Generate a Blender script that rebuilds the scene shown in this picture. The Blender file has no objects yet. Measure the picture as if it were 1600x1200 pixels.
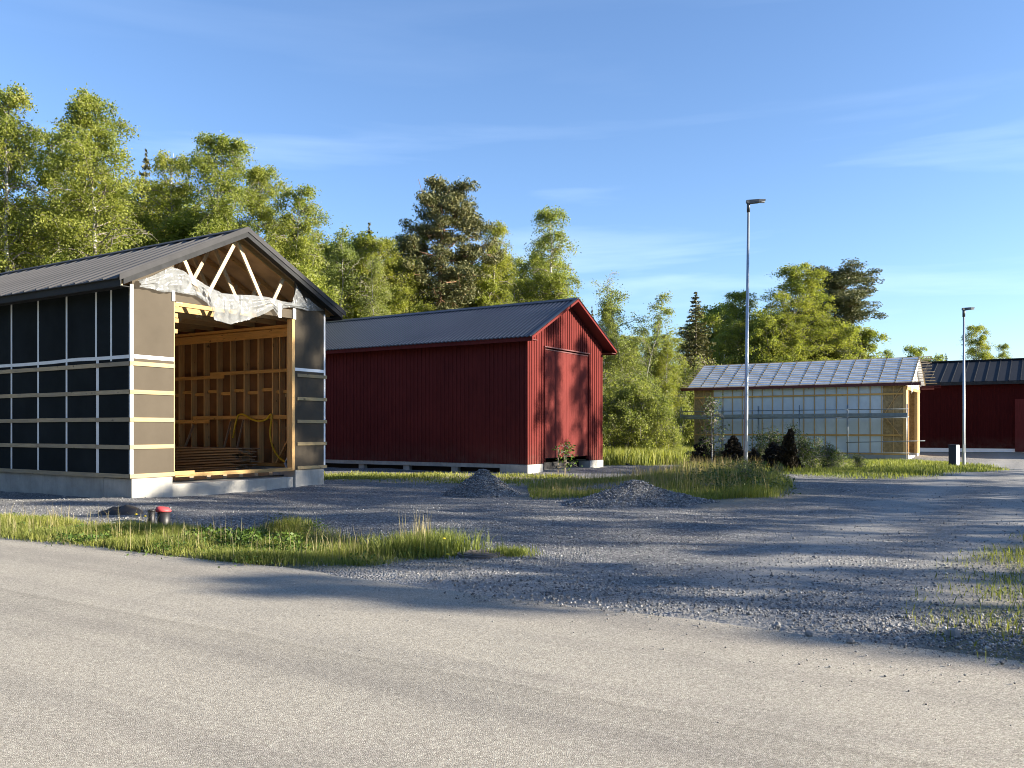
import bpy, math, random
import numpy as np
from mathutils import Vector, Matrix

# ------------------------------------------------------------------ scene, camera, light
scn = bpy.context.scene
COL = scn.collection
R = math.radians
F_PX, HOR, HC = 1336.4, 671.45, 1.6          # focal length and horizon of the 1600x1200 photograph, eye height
ANG = R(57.76)                                # the sheds all stand on one grid, turned by this angle
EX, EY = math.cos(ANG), math.sin(ANG)         # along the gables
DX, DY = -EY, EX                              # along the long walls

cam_d = bpy.data.cameras.new('camera')
cam = bpy.data.objects.new('camera', cam_d)
COL.objects.link(cam)
cam.location = (0, 0, HC)
cam.rotation_euler = (R(90), 0, 0)
cam_d.sensor_width = 36
cam_d.lens = F_PX / 1600 * 36
cam_d.shift_y = (HOR - 600) / 1600
cam_d.clip_start, cam_d.clip_end = 0.05, 3000
scn.camera = cam

SUN_EL = R(17.0)
SUN_AZ = math.atan2(0.985, -0.17)             # measured from +Y towards +X
sx, sy, sz = math.sin(SUN_AZ) * math.cos(SUN_EL), math.cos(SUN_AZ) * math.cos(SUN_EL), math.sin(SUN_EL)

world = bpy.data.worlds.new('World')
scn.world = world
world.use_nodes = True
wn, wl = world.node_tree.nodes, world.node_tree.links
wn.clear()
w_out = wn.new('ShaderNodeOutputWorld')
w_bg = wn.new('ShaderNodeBackground')
w_sky = wn.new('ShaderNodeTexSky')
w_sky.sky_type = 'NISHITA'
w_sky.sun_disc = False
w_sky.sun_elevation = SUN_EL
w_sky.sun_rotation = SUN_AZ
w_sky.altitude = 50
w_sky.air_density = 1.0
w_sky.dust_density = 0.3
w_sky.ozone_density = 3.6
w_bg.inputs['Strength'].default_value = 0.071
# thin cirrus: stretched noise over the direction of view
tc = wn.new('ShaderNodeTexCoord')
mp = wn.new('ShaderNodeMapping')
mp.inputs['Rotation'].default_value = (0.0, R(-4), R(20))
mp.inputs['Scale'].default_value = (1.4, 1.4, 13.0)
mp.inputs['Location'].default_value = (1.35, 0.9, 0.75)
nz = wn.new('ShaderNodeTexNoise')
nz.inputs['Scale'].default_value = 1.5
nz.inputs['Detail'].default_value = 7
nz.inputs['Roughness'].default_value = 0.5
nz.inputs['Distortion'].default_value = 0.35
rp = wn.new('ShaderNodeValToRGB')
rp.color_ramp.elements[0].position = 0.49
rp.color_ramp.elements[0].color = (0, 0, 0, 1)
rp.color_ramp.elements[1].position = 0.86
rp.color_ramp.elements[1].color = (1, 1, 1, 1)
mx = wn.new('ShaderNodeMixRGB')
mx.inputs['Color2'].default_value = (7.6, 8.6, 9.6, 1)
ml = wn.new('ShaderNodeMath'); ml.operation = 'MULTIPLY'; ml.inputs[1].default_value = 0.30
wl.new(tc.outputs['Generated'], mp.inputs['Vector'])
wl.new(mp.outputs['Vector'], nz.inputs['Vector'])
wl.new(nz.outputs['Fac'], rp.inputs['Fac'])
sp = wn.new('ShaderNodeSeparateXYZ'); wl.new(tc.outputs['Generated'], sp.inputs['Vector'])
mr = wn.new('ShaderNodeMapRange'); mr.inputs['From Min'].default_value = 0.36; mr.inputs['From Max'].default_value = 0.22; mr.inputs['To Min'].default_value = 0.12
wl.new(sp.outputs['Z'], mr.inputs['Value'])
mm = wn.new('ShaderNodeMath'); mm.operation = 'MULTIPLY'; wl.new(rp.outputs['Color'], mm.inputs[0]); wl.new(mr.outputs['Result'], mm.inputs[1])
wl.new(mm.outputs[0], ml.inputs[0])
wl.new(ml.outputs[0], mx.inputs['Fac'])
tint = wn.new('ShaderNodeMixRGB'); tint.blend_type = 'MULTIPLY'; tint.inputs['Fac'].default_value = 1.0
tint.inputs['Color2'].default_value = (1.02, 1.02, 1.10, 1)
wl.new(w_sky.outputs['Color'], tint.inputs['Color1'])
wl.new(tint.outputs['Color'], mx.inputs['Color1'])
wl.new(mx.outputs['Color'], w_bg.inputs['Color'])
wl.new(w_bg.outputs['Background'], w_out.inputs['Surface'])

sun_d = bpy.data.lights.new('sun', 'SUN')
sun_d.energy = 5.0
sun_d.angle = R(0.5)
sun_d.color = (1.0, 0.90, 0.74)
sun = bpy.data.objects.new('sun', sun_d)
COL.objects.link(sun)
sun.rotation_euler = Vector((sx, sy, sz)).to_track_quat('Z', 'Y').to_euler()
sun.location = (40, -10, 30)

scn.view_settings.view_transform = 'Standard'
scn.view_settings.look = 'None'
scn.view_settings.gamma = 1.0
scn.view_settings.use_curve_mapping = False
scn.view_settings.exposure = 1.85
scn.render.engine = 'CYCLES'
scn.cycles.max_bounces = 8
scn.cycles.diffuse_bounces = 4
scn.cycles.transparent_max_bounces = 12
scn.cycles.use_denoising = True
scn.cycles.filter_width = 1.0

rng = np.random.default_rng(7)
random.seed(7)

# ------------------------------------------------------------------ object helpers
def tag(o, label=None, cat=None, group=None, kind=None):
    if label: o['label'] = label
    if cat: o['category'] = cat
    if group: o['group'] = group
    if kind: o['kind'] = kind
    return o

def empty(name, loc, rz=0.0):
    o = bpy.data.objects.new(name, None)
    COL.objects.link(o)
    o.location = loc
    o.rotation_euler = (0, 0, rz)
    o.empty_display_size = 0.3
    return o

def link(name, me, parent=None, loc=None, rot=None, scale=None):
    o = bpy.data.objects.new(name, me)
    COL.objects.link(o)
    if parent: o.parent = parent
    if loc is not None: o.location = loc
    if rot is not None: o.rotation_euler = rot
    if scale is not None: o.scale = scale
    return o

def copy_tree(root, loc, rz=0.0, scale=(1, 1, 1)):
    r = root.copy(); COL.objects.link(r)
    r.location = loc; r.rotation_euler = (0, 0, rz); r.scale = scale
    for ch in list(root.children):
        c = ch.copy(); COL.objects.link(c); c.parent = r
        for g in list(ch.children):
            d = g.copy(); COL.objects.link(d); d.parent = c
    return r

def np_mesh(name, V, Fc, mat, smooth=False):
    V = np.asarray(V, dtype=np.float32); Fc = np.asarray(Fc, dtype=np.int32)
    k = Fc.shape[1]; m = Fc.shape[0]
    me = bpy.data.meshes.new(name)
    me.vertices.add(len(V)); me.vertices.foreach_set('co', V.ravel())
    me.loops.add(m * k); me.loops.foreach_set('vertex_index', Fc.ravel())
    me.polygons.add(m)
    me.polygons.foreach_set('loop_start', np.arange(0, m * k, k, dtype=np.int32))
    me.polygons.foreach_set('loop_total', np.full(m, k, dtype=np.int32))
    if smooth: me.polygons.foreach_set('use_smooth', np.ones(m, dtype=bool))
    me.update(calc_edges=True)
    if mat: me.materials.append(mat)
    return me

class MB:
    """collects boxes, beams and tubes into one mesh"""
    def __init__(s): s.v, s.f = [], []
    def box(s, x0, x1, y0, y1, z0, z1):
        n = len(s.v)
        s.v += [(x0, y0, z0), (x1, y0, z0), (x1, y1, z0), (x0, y1, z0), (x0, y0, z1), (x1, y0, z1), (x1, y1, z1), (x0, y1, z1)]
        s.f += [tuple(n + i for i in q) for q in ((0, 3, 2, 1), (4, 5, 6, 7), (0, 1, 5, 4), (1, 2, 6, 5), (2, 3, 7, 6), (3, 0, 4, 7))]
        return s
    def beam(s, p, q, w, h, up=(0, 0, 1)):
        p, q = Vector(p), Vector(q); d = (q - p).normalized(); u = Vector(up)
        if abs(d.dot(u)) > 0.98: u = Vector((0, 1, 0))
        a = d.cross(u).normalized(); b = a.cross(d).normalized()
        n = len(s.v)
        for c in (p, q):
            for i, j in ((-1, -1), (1, -1), (1, 1), (-1, 1)):
                s.v.append(tuple(c + a * (i * w / 2) + b * (j * h / 2)))
        s.f += [tuple(n + i for i in t) for t in ((3, 2, 1, 0), (4, 5, 6, 7), (0, 1, 5, 4), (1, 2, 6, 5), (2, 3, 7, 6), (3, 0, 4, 7))]
        return s
    def tube(s, pts, rad, sides=8, cap=True):
        pts = [Vector(p) for p in pts]
        rad = rad if isinstance(rad, (list, tuple)) else [rad] * len(pts)
        base = len(s.v)
        for i, p in enumerate(pts):
            d = (pts[min(i + 1, len(pts) - 1)] - pts[max(i - 1, 0)]).normalized()
            u = Vector((0, 0, 1)) if abs(d.z) < 0.9 else Vector((1, 0, 0))
            a = d.cross(u).normalized(); b = a.cross(d).normalized()
            for k in range(sides):
                t = 2 * math.pi * k / sides
                s.v.append(tuple(p + (a * math.cos(t) + b * math.sin(t)) * rad[i]))
        for i in range(len(pts) - 1):
            for k in range(sides):
                k2 = (k + 1) % sides
                s.f.append((base + i * sides + k, base + i * sides + k2, base + (i + 1) * sides + k2, base + (i + 1) * sides + k))
        if cap:
            s.f.append(tuple(base + k for k in reversed(range(sides))))
            s.f.append(tuple(base + (len(pts) - 1) * sides + k for k in range(sides)))
        return s
    def poly(s, pts):
        n = len(s.v); s.v += [tuple(p) for p in pts]; s.f.append(tuple(range(n, n + len(pts)))); return s
    def extrude_y(s, prof, y0, y1, closed=True):
        n = len(s.v); m = len(prof)
        s.v += [(x, y0, z) for x, z in prof] + [(x, y1, z) for x, z in prof]
        for i in range(m if closed else m - 1):
            j = (i + 1) % m
            s.f.append((n + i, n + j, n + m + j, n + m + i))
        if closed:
            s.f.append(tuple(n + i for i in reversed(range(m)))); s.f.append(tuple(n + m + i for i in range(m)))
        return s
    def mesh(s, name, mat, smooth=False, fix=True, bevel=0):
        me = bpy.data.meshes.new(name)
        me.from_pydata(s.v, [], s.f)
        if fix:
            import bmesh
            bm = bmesh.new(); bm.from_mesh(me)
            bmesh.ops.recalc_face_normals(bm, faces=bm.faces)
            if bevel:
                bmesh.ops.bevel(bm, geom=bm.edges[:], offset=bevel, segments=1, affect='EDGES')
            bm.to_mesh(me); bm.free()
        if smooth:
            me.polygons.foreach_set('use_smooth', np.ones(len(me.polygons), dtype=bool))
        me.update()
        if mat: me.materials.append(mat)
        return me
    def obj(s, name, mat, parent=None, smooth=False, loc=None, bevel=0):
        return link(name, s.mesh(name, mat, smooth, bevel=bevel), parent, loc)

# ------------------------------------------------------------------ material helpers
def new_mat(name):
    m = bpy.data.materials.new(name); m.use_nodes = True
    nt = m.node_tree
    return m, nt.nodes, nt.links, nt.nodes['Principled BSDF']

def noise(N, L, vec, scale, detail=4, rough=0.55, stretch=None, dist=0.0):
    if stretch:
        m = N.new('ShaderNodeMapping'); m.inputs['Scale'].default_value = stretch
        L.new(vec, m.inputs['Vector']); vec = m.outputs['Vector']
    n = N.new('ShaderNodeTexNoise')
    n.inputs['Scale'].default_value = scale; n.inputs['Detail'].default_value = detail
    n.inputs['Roughness'].default_value = rough; n.inputs['Distortion'].default_value = dist
    L.new(vec, n.inputs['Vector'])
    return n.outputs['Fac']

def ramp(N, L, fac, stops):
    r = N.new('ShaderNodeValToRGB'); e = r.color_ramp.elements
    while len(e) < len(stops): e.new(0.5)
    for i, (p, c) in enumerate(stops):
        e[i].position = p; e[i].color = (*c, 1) if len(c) == 3 else c
    L.new(fac, r.inputs['Fac'])
    return r.outputs['Color']

def mixc(N, L, fac, a, b, mode='MIX'):
    m = N.new('ShaderNodeMixRGB'); m.blend_type = mode
    for s, x in (('Fac', fac), ('Color1', a), ('Color2', b)):
        if isinstance(x, (int, float)): m.inputs[s].default_value = x
        elif isinstance(x, tuple): m.inputs[s].default_value = (*x, 1) if len(x) == 3 else x
        else: L.new(x, m.inputs[s])
    return m.outputs['Color']

def bump(N, L, bsdf, h, strength=0.3, dist=0.02):
    b = N.new('ShaderNodeBump'); b.inputs['Strength'].default_value = strength; b.inputs['Distance'].default_value = dist
    L.new(h, b.inputs['Height']); L.new(b.outputs['Normal'], bsdf.inputs['Normal'])
    return b

def coords(N, L, rand=False):
    t = N.new('ShaderNodeTexCoord'); v = t.outputs['Object']
    if rand:
        oi = N.new('ShaderNodeObjectInfo'); ms = N.new('ShaderNodeMath'); ms.operation = 'MULTIPLY'; ms.inputs[1].default_value = 37.0
        L.new(oi.outputs['Random'], ms.inputs[0])
        va = N.new('ShaderNodeVectorMath'); va.operation = 'ADD'
        L.new(v, va.inputs[0]); L.new(ms.outputs[0], va.inputs[1]); v = va.outputs['Vector']
    return v

def simple_mat(name, c, rough=0.6, metal=0.0, var=0.18, scale=3.0, bumps=0.15, bscale=40.0, stretch=None, spec=None, rand=False):
    m, N, L, B = new_mat(name)
    v = coords(N, L, rand)
    f = noise(N, L, v, scale, 6, 0.6, stretch)
    lo = tuple(x * (1 - var) for x in c); hi = tuple(min(1, x * (1 + var)) for x in c)
    L.new(ramp(N, L, f, [(0.3, lo), (0.7, hi)]), B.inputs['Base Color'])
    B.inputs['Roughness'].default_value = rough; B.inputs['Metallic'].default_value = metal
    if spec is not None: B.inputs['Specular IOR Level'].default_value = spec
    if bumps: bump(N, L, B, noise(N, L, v, bscale, 4, 0.6, stretch), bumps, 0.01)
    return m

def wood_mat(name, c, axis, grey=0.0, rough=0.75):
    """planks: grain along axis, knots, a little greying per piece"""
    m, N, L, B = new_mat(name)
    v = coords(N, L, True)
    st = [9, 9, 9]; st['xyz'.index(axis)] = 0.5
    g = noise(N, L, v, 4.0, 6, 0.65, tuple(st), 0.4)
    col = ramp(N, L, g, [(0.25, tuple(x * 0.68 for x in c)), (0.55, c), (0.8, tuple(min(1, x * 1.2) for x in c))])
    kst = [5, 5, 5]; kst['xyz'.index(axis)] = 2.2
    k = noise(N, L, v, 2.3, 2, 0.4, tuple(kst))
    kf = ramp(N, L, k, [(0.70, (0, 0, 0)), (0.77, (1, 1, 1))])
    col = mixc(N, L, kf, col, tuple(x * 0.35 for x in c))
    oi = N.new('ShaderNodeObjectInfo')
    vr = ramp(N, L, oi.outputs['Random'], [(0.0, (0.78, 0.78, 0.8)), (1.0, (1.12, 1.08, 1.02))])
    col = mixc(N, L, 1.0, col, vr, 'MULTIPLY')
    if grey:
        d = noise(N, L, v, 1.3, 4, 0.6)
        gf = ramp(N, L, d, [(0.35, (0, 0, 0)), (0.7, (grey, grey, grey))])
        col = mixc(N, L, gf, col, (0.2, 0.185, 0.165))
    L.new(col, B.inputs['Base Color']); B.inputs['Roughness'].default_value = rough
    B.inputs['Specular IOR Level'].default_value = 0.25
    bump(N, L, B, g, 0.25, 0.004)
    return m

def leaf_mat(name, a, b, trans=0.35, rough=0.55):
    """leaves: colour differs from leaf to leaf and from clump to clump; light passes through"""
    m, N, L, B = new_mat(name)
    g = N.new('ShaderNodeNewGeometry')
    col = ramp(N, L, g.outputs['Random Per Island'], [(0.0, a), (1.0, b)])
    v = coords(N, L)
    cl = noise(N, L, v, 0.45, 3, 0.5)
    col = mixc(N, L, 1.0, col, ramp(N, L, cl, [(0.3, (0.78, 0.84, 0.85)), (0.7, (1.18, 1.1, 1.0))]), 'MULTIPLY')
    oi = N.new('ShaderNodeObjectInfo')
    col = mixc(N, L, 1.0, col, ramp(N, L, oi.outputs['Random'], [(0.0, (0.84, 0.9, 0.9)), (0.5, (1, 1, 1)), (1.0, (1.12, 1.06, 0.95))]), 'MULTIPLY')
    L.new(col, B.inputs['Base Color']); B.inputs['Roughness'].default_value = rough
    B.inputs['Specular IOR Level'].default_value = 0.25
    tr = N.new('ShaderNodeBsdfTranslucent'); L.new(mixc(N, L, 1.0, col, (1.15, 1.2, 0.6), 'MULTIPLY'), tr.inputs['Color'])
    ms = N.new('ShaderNodeMixShader'); ms.inputs['Fac'].default_value = trans
    out = N['Material Output'] if 'Material Output' in N else N.get('Material Output')
    L.new(B.outputs['BSDF'], ms.inputs[1]); L.new(tr.outputs['BSDF'], ms.inputs[2]); L.new(ms.outputs['Shader'], out.inputs['Surface'])
    return m

M = {}
M['pine_z'] = wood_mat('pine_upright', (0.66, 0.42, 0.18), 'z')
M['pine_y'] = wood_mat('pine_lengthwise', (0.70, 0.40, 0.13), 'y')
M['pine_x'] = wood_mat('pine_crosswise', (0.40, 0.26, 0.11), 'x')
M['pine_web'] = wood_mat('pine_planed', (0.50, 0.40, 0.26), 'z')
M['batten_x'] = wood_mat('batten_crosswise', (0.36, 0.28, 0.15), 'x', 0.25)
M['batten_y'] = wood_mat('batten_weathered', (0.46, 0.37, 0.24), 'y', 0.4)
M['plank'] = wood_mat('plank_stacked', (0.40, 0.28, 0.17), 'y', 0.3)
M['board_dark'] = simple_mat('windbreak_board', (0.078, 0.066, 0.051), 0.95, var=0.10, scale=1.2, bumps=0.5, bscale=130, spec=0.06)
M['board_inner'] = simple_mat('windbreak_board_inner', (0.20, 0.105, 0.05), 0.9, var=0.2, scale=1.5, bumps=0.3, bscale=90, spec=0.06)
M['board_shaded'] = simple_mat('windbreak_board_shaded', (0.016, 0.020, 0.022), 0.95, var=0.25, scale=0.9, bumps=0.4, bscale=130, spec=0.06)  # same boards as the gable, the side wall's shade darkened into the colour
M['tape'] = simple_mat('white_tape', (0.78, 0.79, 0.80), 0.45, var=0.05, scale=4, bumps=0.3, bscale=12)
M['white_trim'] = simple_mat('white_corner_strip', (0.80, 0.80, 0.80), 0.5, var=0.04, bumps=0.1)
M['roof_dark'] = simple_mat('dark_roof_steel', (0.085, 0.083, 0.083), 0.7, var=0.12, scale=0.8, bumps=0.05, bscale=3, spec=0.15)
M['fascia_dark'] = simple_mat('charcoal_fascia', (0.031, 0.032, 0.034), 0.8, var=0.25, scale=3, bumps=0.2, spec=0.1)
M['verge_dark'] = simple_mat('dark_verge_steel', (0.046, 0.046, 0.049), 0.75, var=0.15, spec=0.1)
M['soffit_dark'] = simple_mat('dark_soffit', (0.018, 0.02, 0.021), 0.85, var=0.2)
M['roof_black'] = simple_mat('black_seam_steel', (0.015, 0.017, 0.021), 0.65, var=0.12, scale=0.5, bumps=0, spec=0.15)
M['roof_blue'] = simple_mat('charcoal_profile_steel', (0.030, 0.034, 0.046), 0.4, var=0.15, scale=0.5, bumps=0.04, bscale=2)
M['black'] = simple_mat('black_plastic', (0.012, 0.012, 0.013), 0.5, var=0.2)
M['void'] = simple_mat('shade_black', (0.02, 0.02, 0.022), 0.95, var=0.2)  # near-black, stands in for shade in the crawl space; also wall cores
M['steel'] = simple_mat('galvanised_steel', (0.42, 0.44, 0.46), 0.42, metal=0.75, var=0.12, scale=6, bumps=0.05)
M['scaff'] = simple_mat('scaffold_steel', (0.20, 0.23, 0.25), 0.5, metal=0.5, var=0.2, scale=4)
M['lamp_head'] = simple_mat('lamp_housing', (0.07, 0.075, 0.08), 0.45, metal=0.3, var=0.08)
M['glass_lens'] = simple_mat('lamp_lens', (0.55, 0.57, 0.58), 0.2, var=0.03, bumps=0)
M['yellow'] = simple_mat('yellow_hose', (0.60, 0.40, 0.02), 0.4, var=0.08)
M['red_cap'] = simple_mat('red_cap', (0.42, 0.05, 0.055), 0.6, var=0.15, scale=20)
M['paper'] = simple_mat('paper', (0.75, 0.75, 0.72), 0.8, var=0.08, scale=30, bumps=0)
M['blue_bag'] = simple_mat('pale_cable', (0.50, 0.54, 0.62), 0.5, var=0.15, scale=15)
M['cabinet'] = simple_mat('cabinet_steel_shaded', (0.022, 0.028, 0.042), 0.5, var=0.12)  # shade on the left-facing side put into the steel colour
M['cabinet_sunlit'] = simple_mat('cabinet_steel_sunlit', (0.52, 0.53, 0.53), 0.5, var=0.08)  # pale copy of the cabinet steel, sunlight put into the colour
M['osb'] = simple_mat('osb_panel', (0.36, 0.24, 0.11), 0.8, var=0.35, scale=7, bumps=0.2, bscale=30)
M['membrane'] = simple_mat('wind_barrier', (0.60, 0.645, 0.68), 0.6, var=0.08, scale=1.6, bumps=0.25, bscale=4)
M['dark_red_trim'] = simple_mat('dark_red_paint', (0.10, 0.016, 0.014), 0.6, var=0.12)

def concrete_mat():
    m, N, L, B = new_mat('concrete'); v = coords(N, L)
    f = noise(N, L, v, 1.7, 7, 0.65); col = ramp(N, L, f, [(0.25, (0.27, 0.26, 0.235)), (0.75, (0.47, 0.455, 0.42))])
    st = noise(N, L, v, 3.0, 5, 0.6, (2.2, 2.2, 0.35)); col = mixc(N, L, ramp(N, L, st, [(0.52, (0, 0, 0)), (0.75, (0.5, 0.5, 0.5))]), col, (0.22, 0.21, 0.19))
    pr = noise(N, L, v, 26, 2, 0.5); col = mixc(N, L, ramp(N, L, pr, [(0.68, (0, 0, 0)), (0.74, (0.6, 0.6, 0.6))]), col, (0.16, 0.155, 0.145))
    L.new(col, B.inputs['Base Color']); B.inputs['Roughness'].default_value = 0.9
    bump(N, L, B, noise(N, L, v, 22, 6, 0.7), 0.35, 0.01); return m
M['concrete'] = concrete_mat()

def red_mat(name, c):
    m, N, L, B = new_mat(name); v = coords(N, L)
    g = noise(N, L, v, 3.0, 6, 0.65, (7, 7, 0.45))
    col = ramp(N, L, g, [(0.2, tuple(x * 0.72 for x in c)), (0.55, c), (0.85, tuple(x * 1.28 for x in c))])
    w = noise(N, L, v, 0.7, 4, 0.6); col = mixc(N, L, 1.0, col, ramp(N, L, w, [(0.3, (0.86, 0.86, 0.88)), (0.7, (1.1, 1.06, 1.04))]), 'MULTIPLY')
    sx_ = N.new('ShaderNodeSeparateXYZ'); L.new(v, sx_.inputs['Vector'])
    hz = N.new('ShaderNodeMapRange'); hz.inputs['From Min'].default_value = 1.15; hz.inputs['From Max'].default_value = 0.3; L.new(sx_.outputs['Z'], hz.inputs['Value'])
    dn = noise(N, L, v, 2.2, 5, 0.7)
    col = mixc(N, L, mixc(N, L, 1.0, hz.outputs['Result'], ramp(N, L, dn, [(0.35, (0, 0, 0)), (0.75, (0.5, 0.5, 0.5))]), 'MULTIPLY'), col, (0.12, 0.085, 0.065))
    L.new(col, B.inputs['Base Color']); B.inputs['Roughness'].default_value = 0.85; B.inputs['Specular IOR Level'].default_value = 0.06
    bump(N, L, B, noise(N, L, v, 9, 5, 0.6, (6, 6, 0.5)), 0.25, 0.006); return m
M['red'] = red_mat('red_boards', (0.118, 0.0235, 0.021))
M['red_door'] = red_mat('red_door_boards', (0.125, 0.027, 0.024))
M['red_far'] = red_mat('far_red_boards', (0.052, 0.0075, 0.007))

def film_mat(name, base, alpha, rough=0.25, tl=0.35, stretch=(1.0, 1.0, 2.0)):
    m, N, L, B = new_mat(name); v = coords(N, L)
    f = noise(N, L, v, 2.5, 6, 0.6)
    L.new(ramp(N, L, f, [(0.3, tuple(x * 0.9 for x in base)), (0.7, base)]), B.inputs['Base Color'])
    B.inputs['Roughness'].default_value = rough
    tr = N.new('ShaderNodeBsdfTranslucent'); tr.inputs['Color'].default_value = (*base, 1)
    tp = N.new('ShaderNodeBsdfTransparent')
    m1 = N.new('ShaderNodeMixShader'); m1.inputs['Fac'].default_value = tl
    m2 = N.new('ShaderNodeMixShader')
    af = noise(N, L, v, 5.0, 6, 0.7, stretch, 0.8)
    L.new(ramp(N, L, af, [(0.32, (alpha * 0.88,) * 3), (0.68, (min(1, alpha * 1.14),) * 3)]), m2.inputs['Fac'])
    L.new(B.outputs['BSDF'], m1.inputs[1]); L.new(tr.outputs['BSDF'], m1.inputs[2])
    L.new(tp.outputs['BSDF'], m2.inputs[1]); L.new(m1.outputs['Shader'], m2.inputs[2])
    L.new(m2.outputs['Shader'], N.get('Material Output').inputs['Surface'])
    bump(N, L, B, noise(N, L, v, 6, 5, 0.6, (1.3, 1, 0.6), 1.2), 0.12, 0.02)
    return m
M['plastic'] = film_mat('crumpled_plastic', (0.40, 0.42, 0.43), 0.62, 0.18, 0.35, (1.2, 1.0, 1.6))
M['underlay'] = film_mat('roof_underlay', (0.88, 0.90, 0.93), 2.5, 0.25, 0.05)

# ground
def ground_mat():
    m, N, L, B = new_mat('gravel_and_soil')
    geo = N.new('ShaderNodeNewGeometry'); v = geo.outputs['Position']
    def att(n):
        a = N.new('ShaderNodeAttribute'); a.attribute_name = n; return a.outputs['Fac']
    vo = N.new('ShaderNodeTexVoronoi'); vo.inputs['Scale'].default_value = 34; L.new(v, vo.inputs['Vector'])
    sep = N.new('ShaderNodeSeparateColor'); L.new(vo.outputs['Color'], sep.inputs['Color'])
    stone = ramp(N, L, sep.outputs['Red'], [(0.0, (0.085, 0.088, 0.094)), (0.55, (0.185, 0.187, 0.190)), (0.9, (0.30, 0.297, 0.288)), (1.0, (0.47, 0.46, 0.44))])
    big = noise(N, L, v, 0.5, 5, 0.6)
    stone = mixc(N, L, 1.0, stone, ramp(N, L, big, [(0.3, (0.82, 0.83, 0.86)), (0.7, (1.12, 1.1, 1.06))]), 'MULTIPLY')
    # compacted road: finer, browner dust between the stones
    fine = noise(N, L, v, 55, 5, 0.7)
    dust = ramp(N, L, fine, [(0.25, (0.21, 0.205, 0.192)), (0.75, (0.43, 0.415, 0.385))])
    rf = noise(N, L, v, 1.1, 6, 0.65)
    rmask = mixc(N, L, 1.0, att('road'), ramp(N, L, rf, [(0.3, (0.45, 0.45, 0.45)), (0.62, (1, 1, 1))]), 'MULTIPLY')
    col = mixc(N, L, rmask, stone, dust)
    # sandy soil
    sf = noise(N, L, v, 9, 6, 0.7)
    sand = ramp(N, L, sf, [(0.2, (0.21, 0.175, 0.125)), (0.8, (0.42, 0.365, 0.28))])
    sn = noise(N, L, v, 1.6, 5, 0.7)
    smask = mixc(N, L, 1.0, att('sand'), ramp(N, L, sn, [(0.25, (0.4, 0.4, 0.4)), (0.5, (1, 1, 1))]), 'MULTIPLY')
    col = mixc(N, L, smask, col, sand)
    # turf
    tf = noise(N, L, v, 5, 6, 0.75)
    turf = ramp(N, L, tf, [(0.25, (0.045, 0.055, 0.018)), (0.55, (0.10, 0.125, 0.03)), (0.85, (0.19, 0.18, 0.075))])
    gn = noise(N, L, v, 2.2, 5, 0.75)
    gm = mixc(N, L, 1.0, att('turf'), ramp(N, L, gn, [(0.3, (0.35, 0.35, 0.35)), (0.5, (1, 1, 1))]), 'MULTIPLY')
    col = mixc(N, L, gm, col, turf)
    L.new(col, B.inputs['Base Color']); B.inputs['Roughness'].default_value = 0.95; B.inputs['Specular IOR Level'].default_value = 0.15
    hb = mixc(N, L, rmask, vo.outputs['Distance'], ramp(N, L, fine, [(0.0, (0.3, 0.3, 0.3)), (1.0, (0.6, 0.6, 0.6))]))
    b = bump(N, L, B, hb, 0.9, 0.035); b.invert = True
    return m
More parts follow.
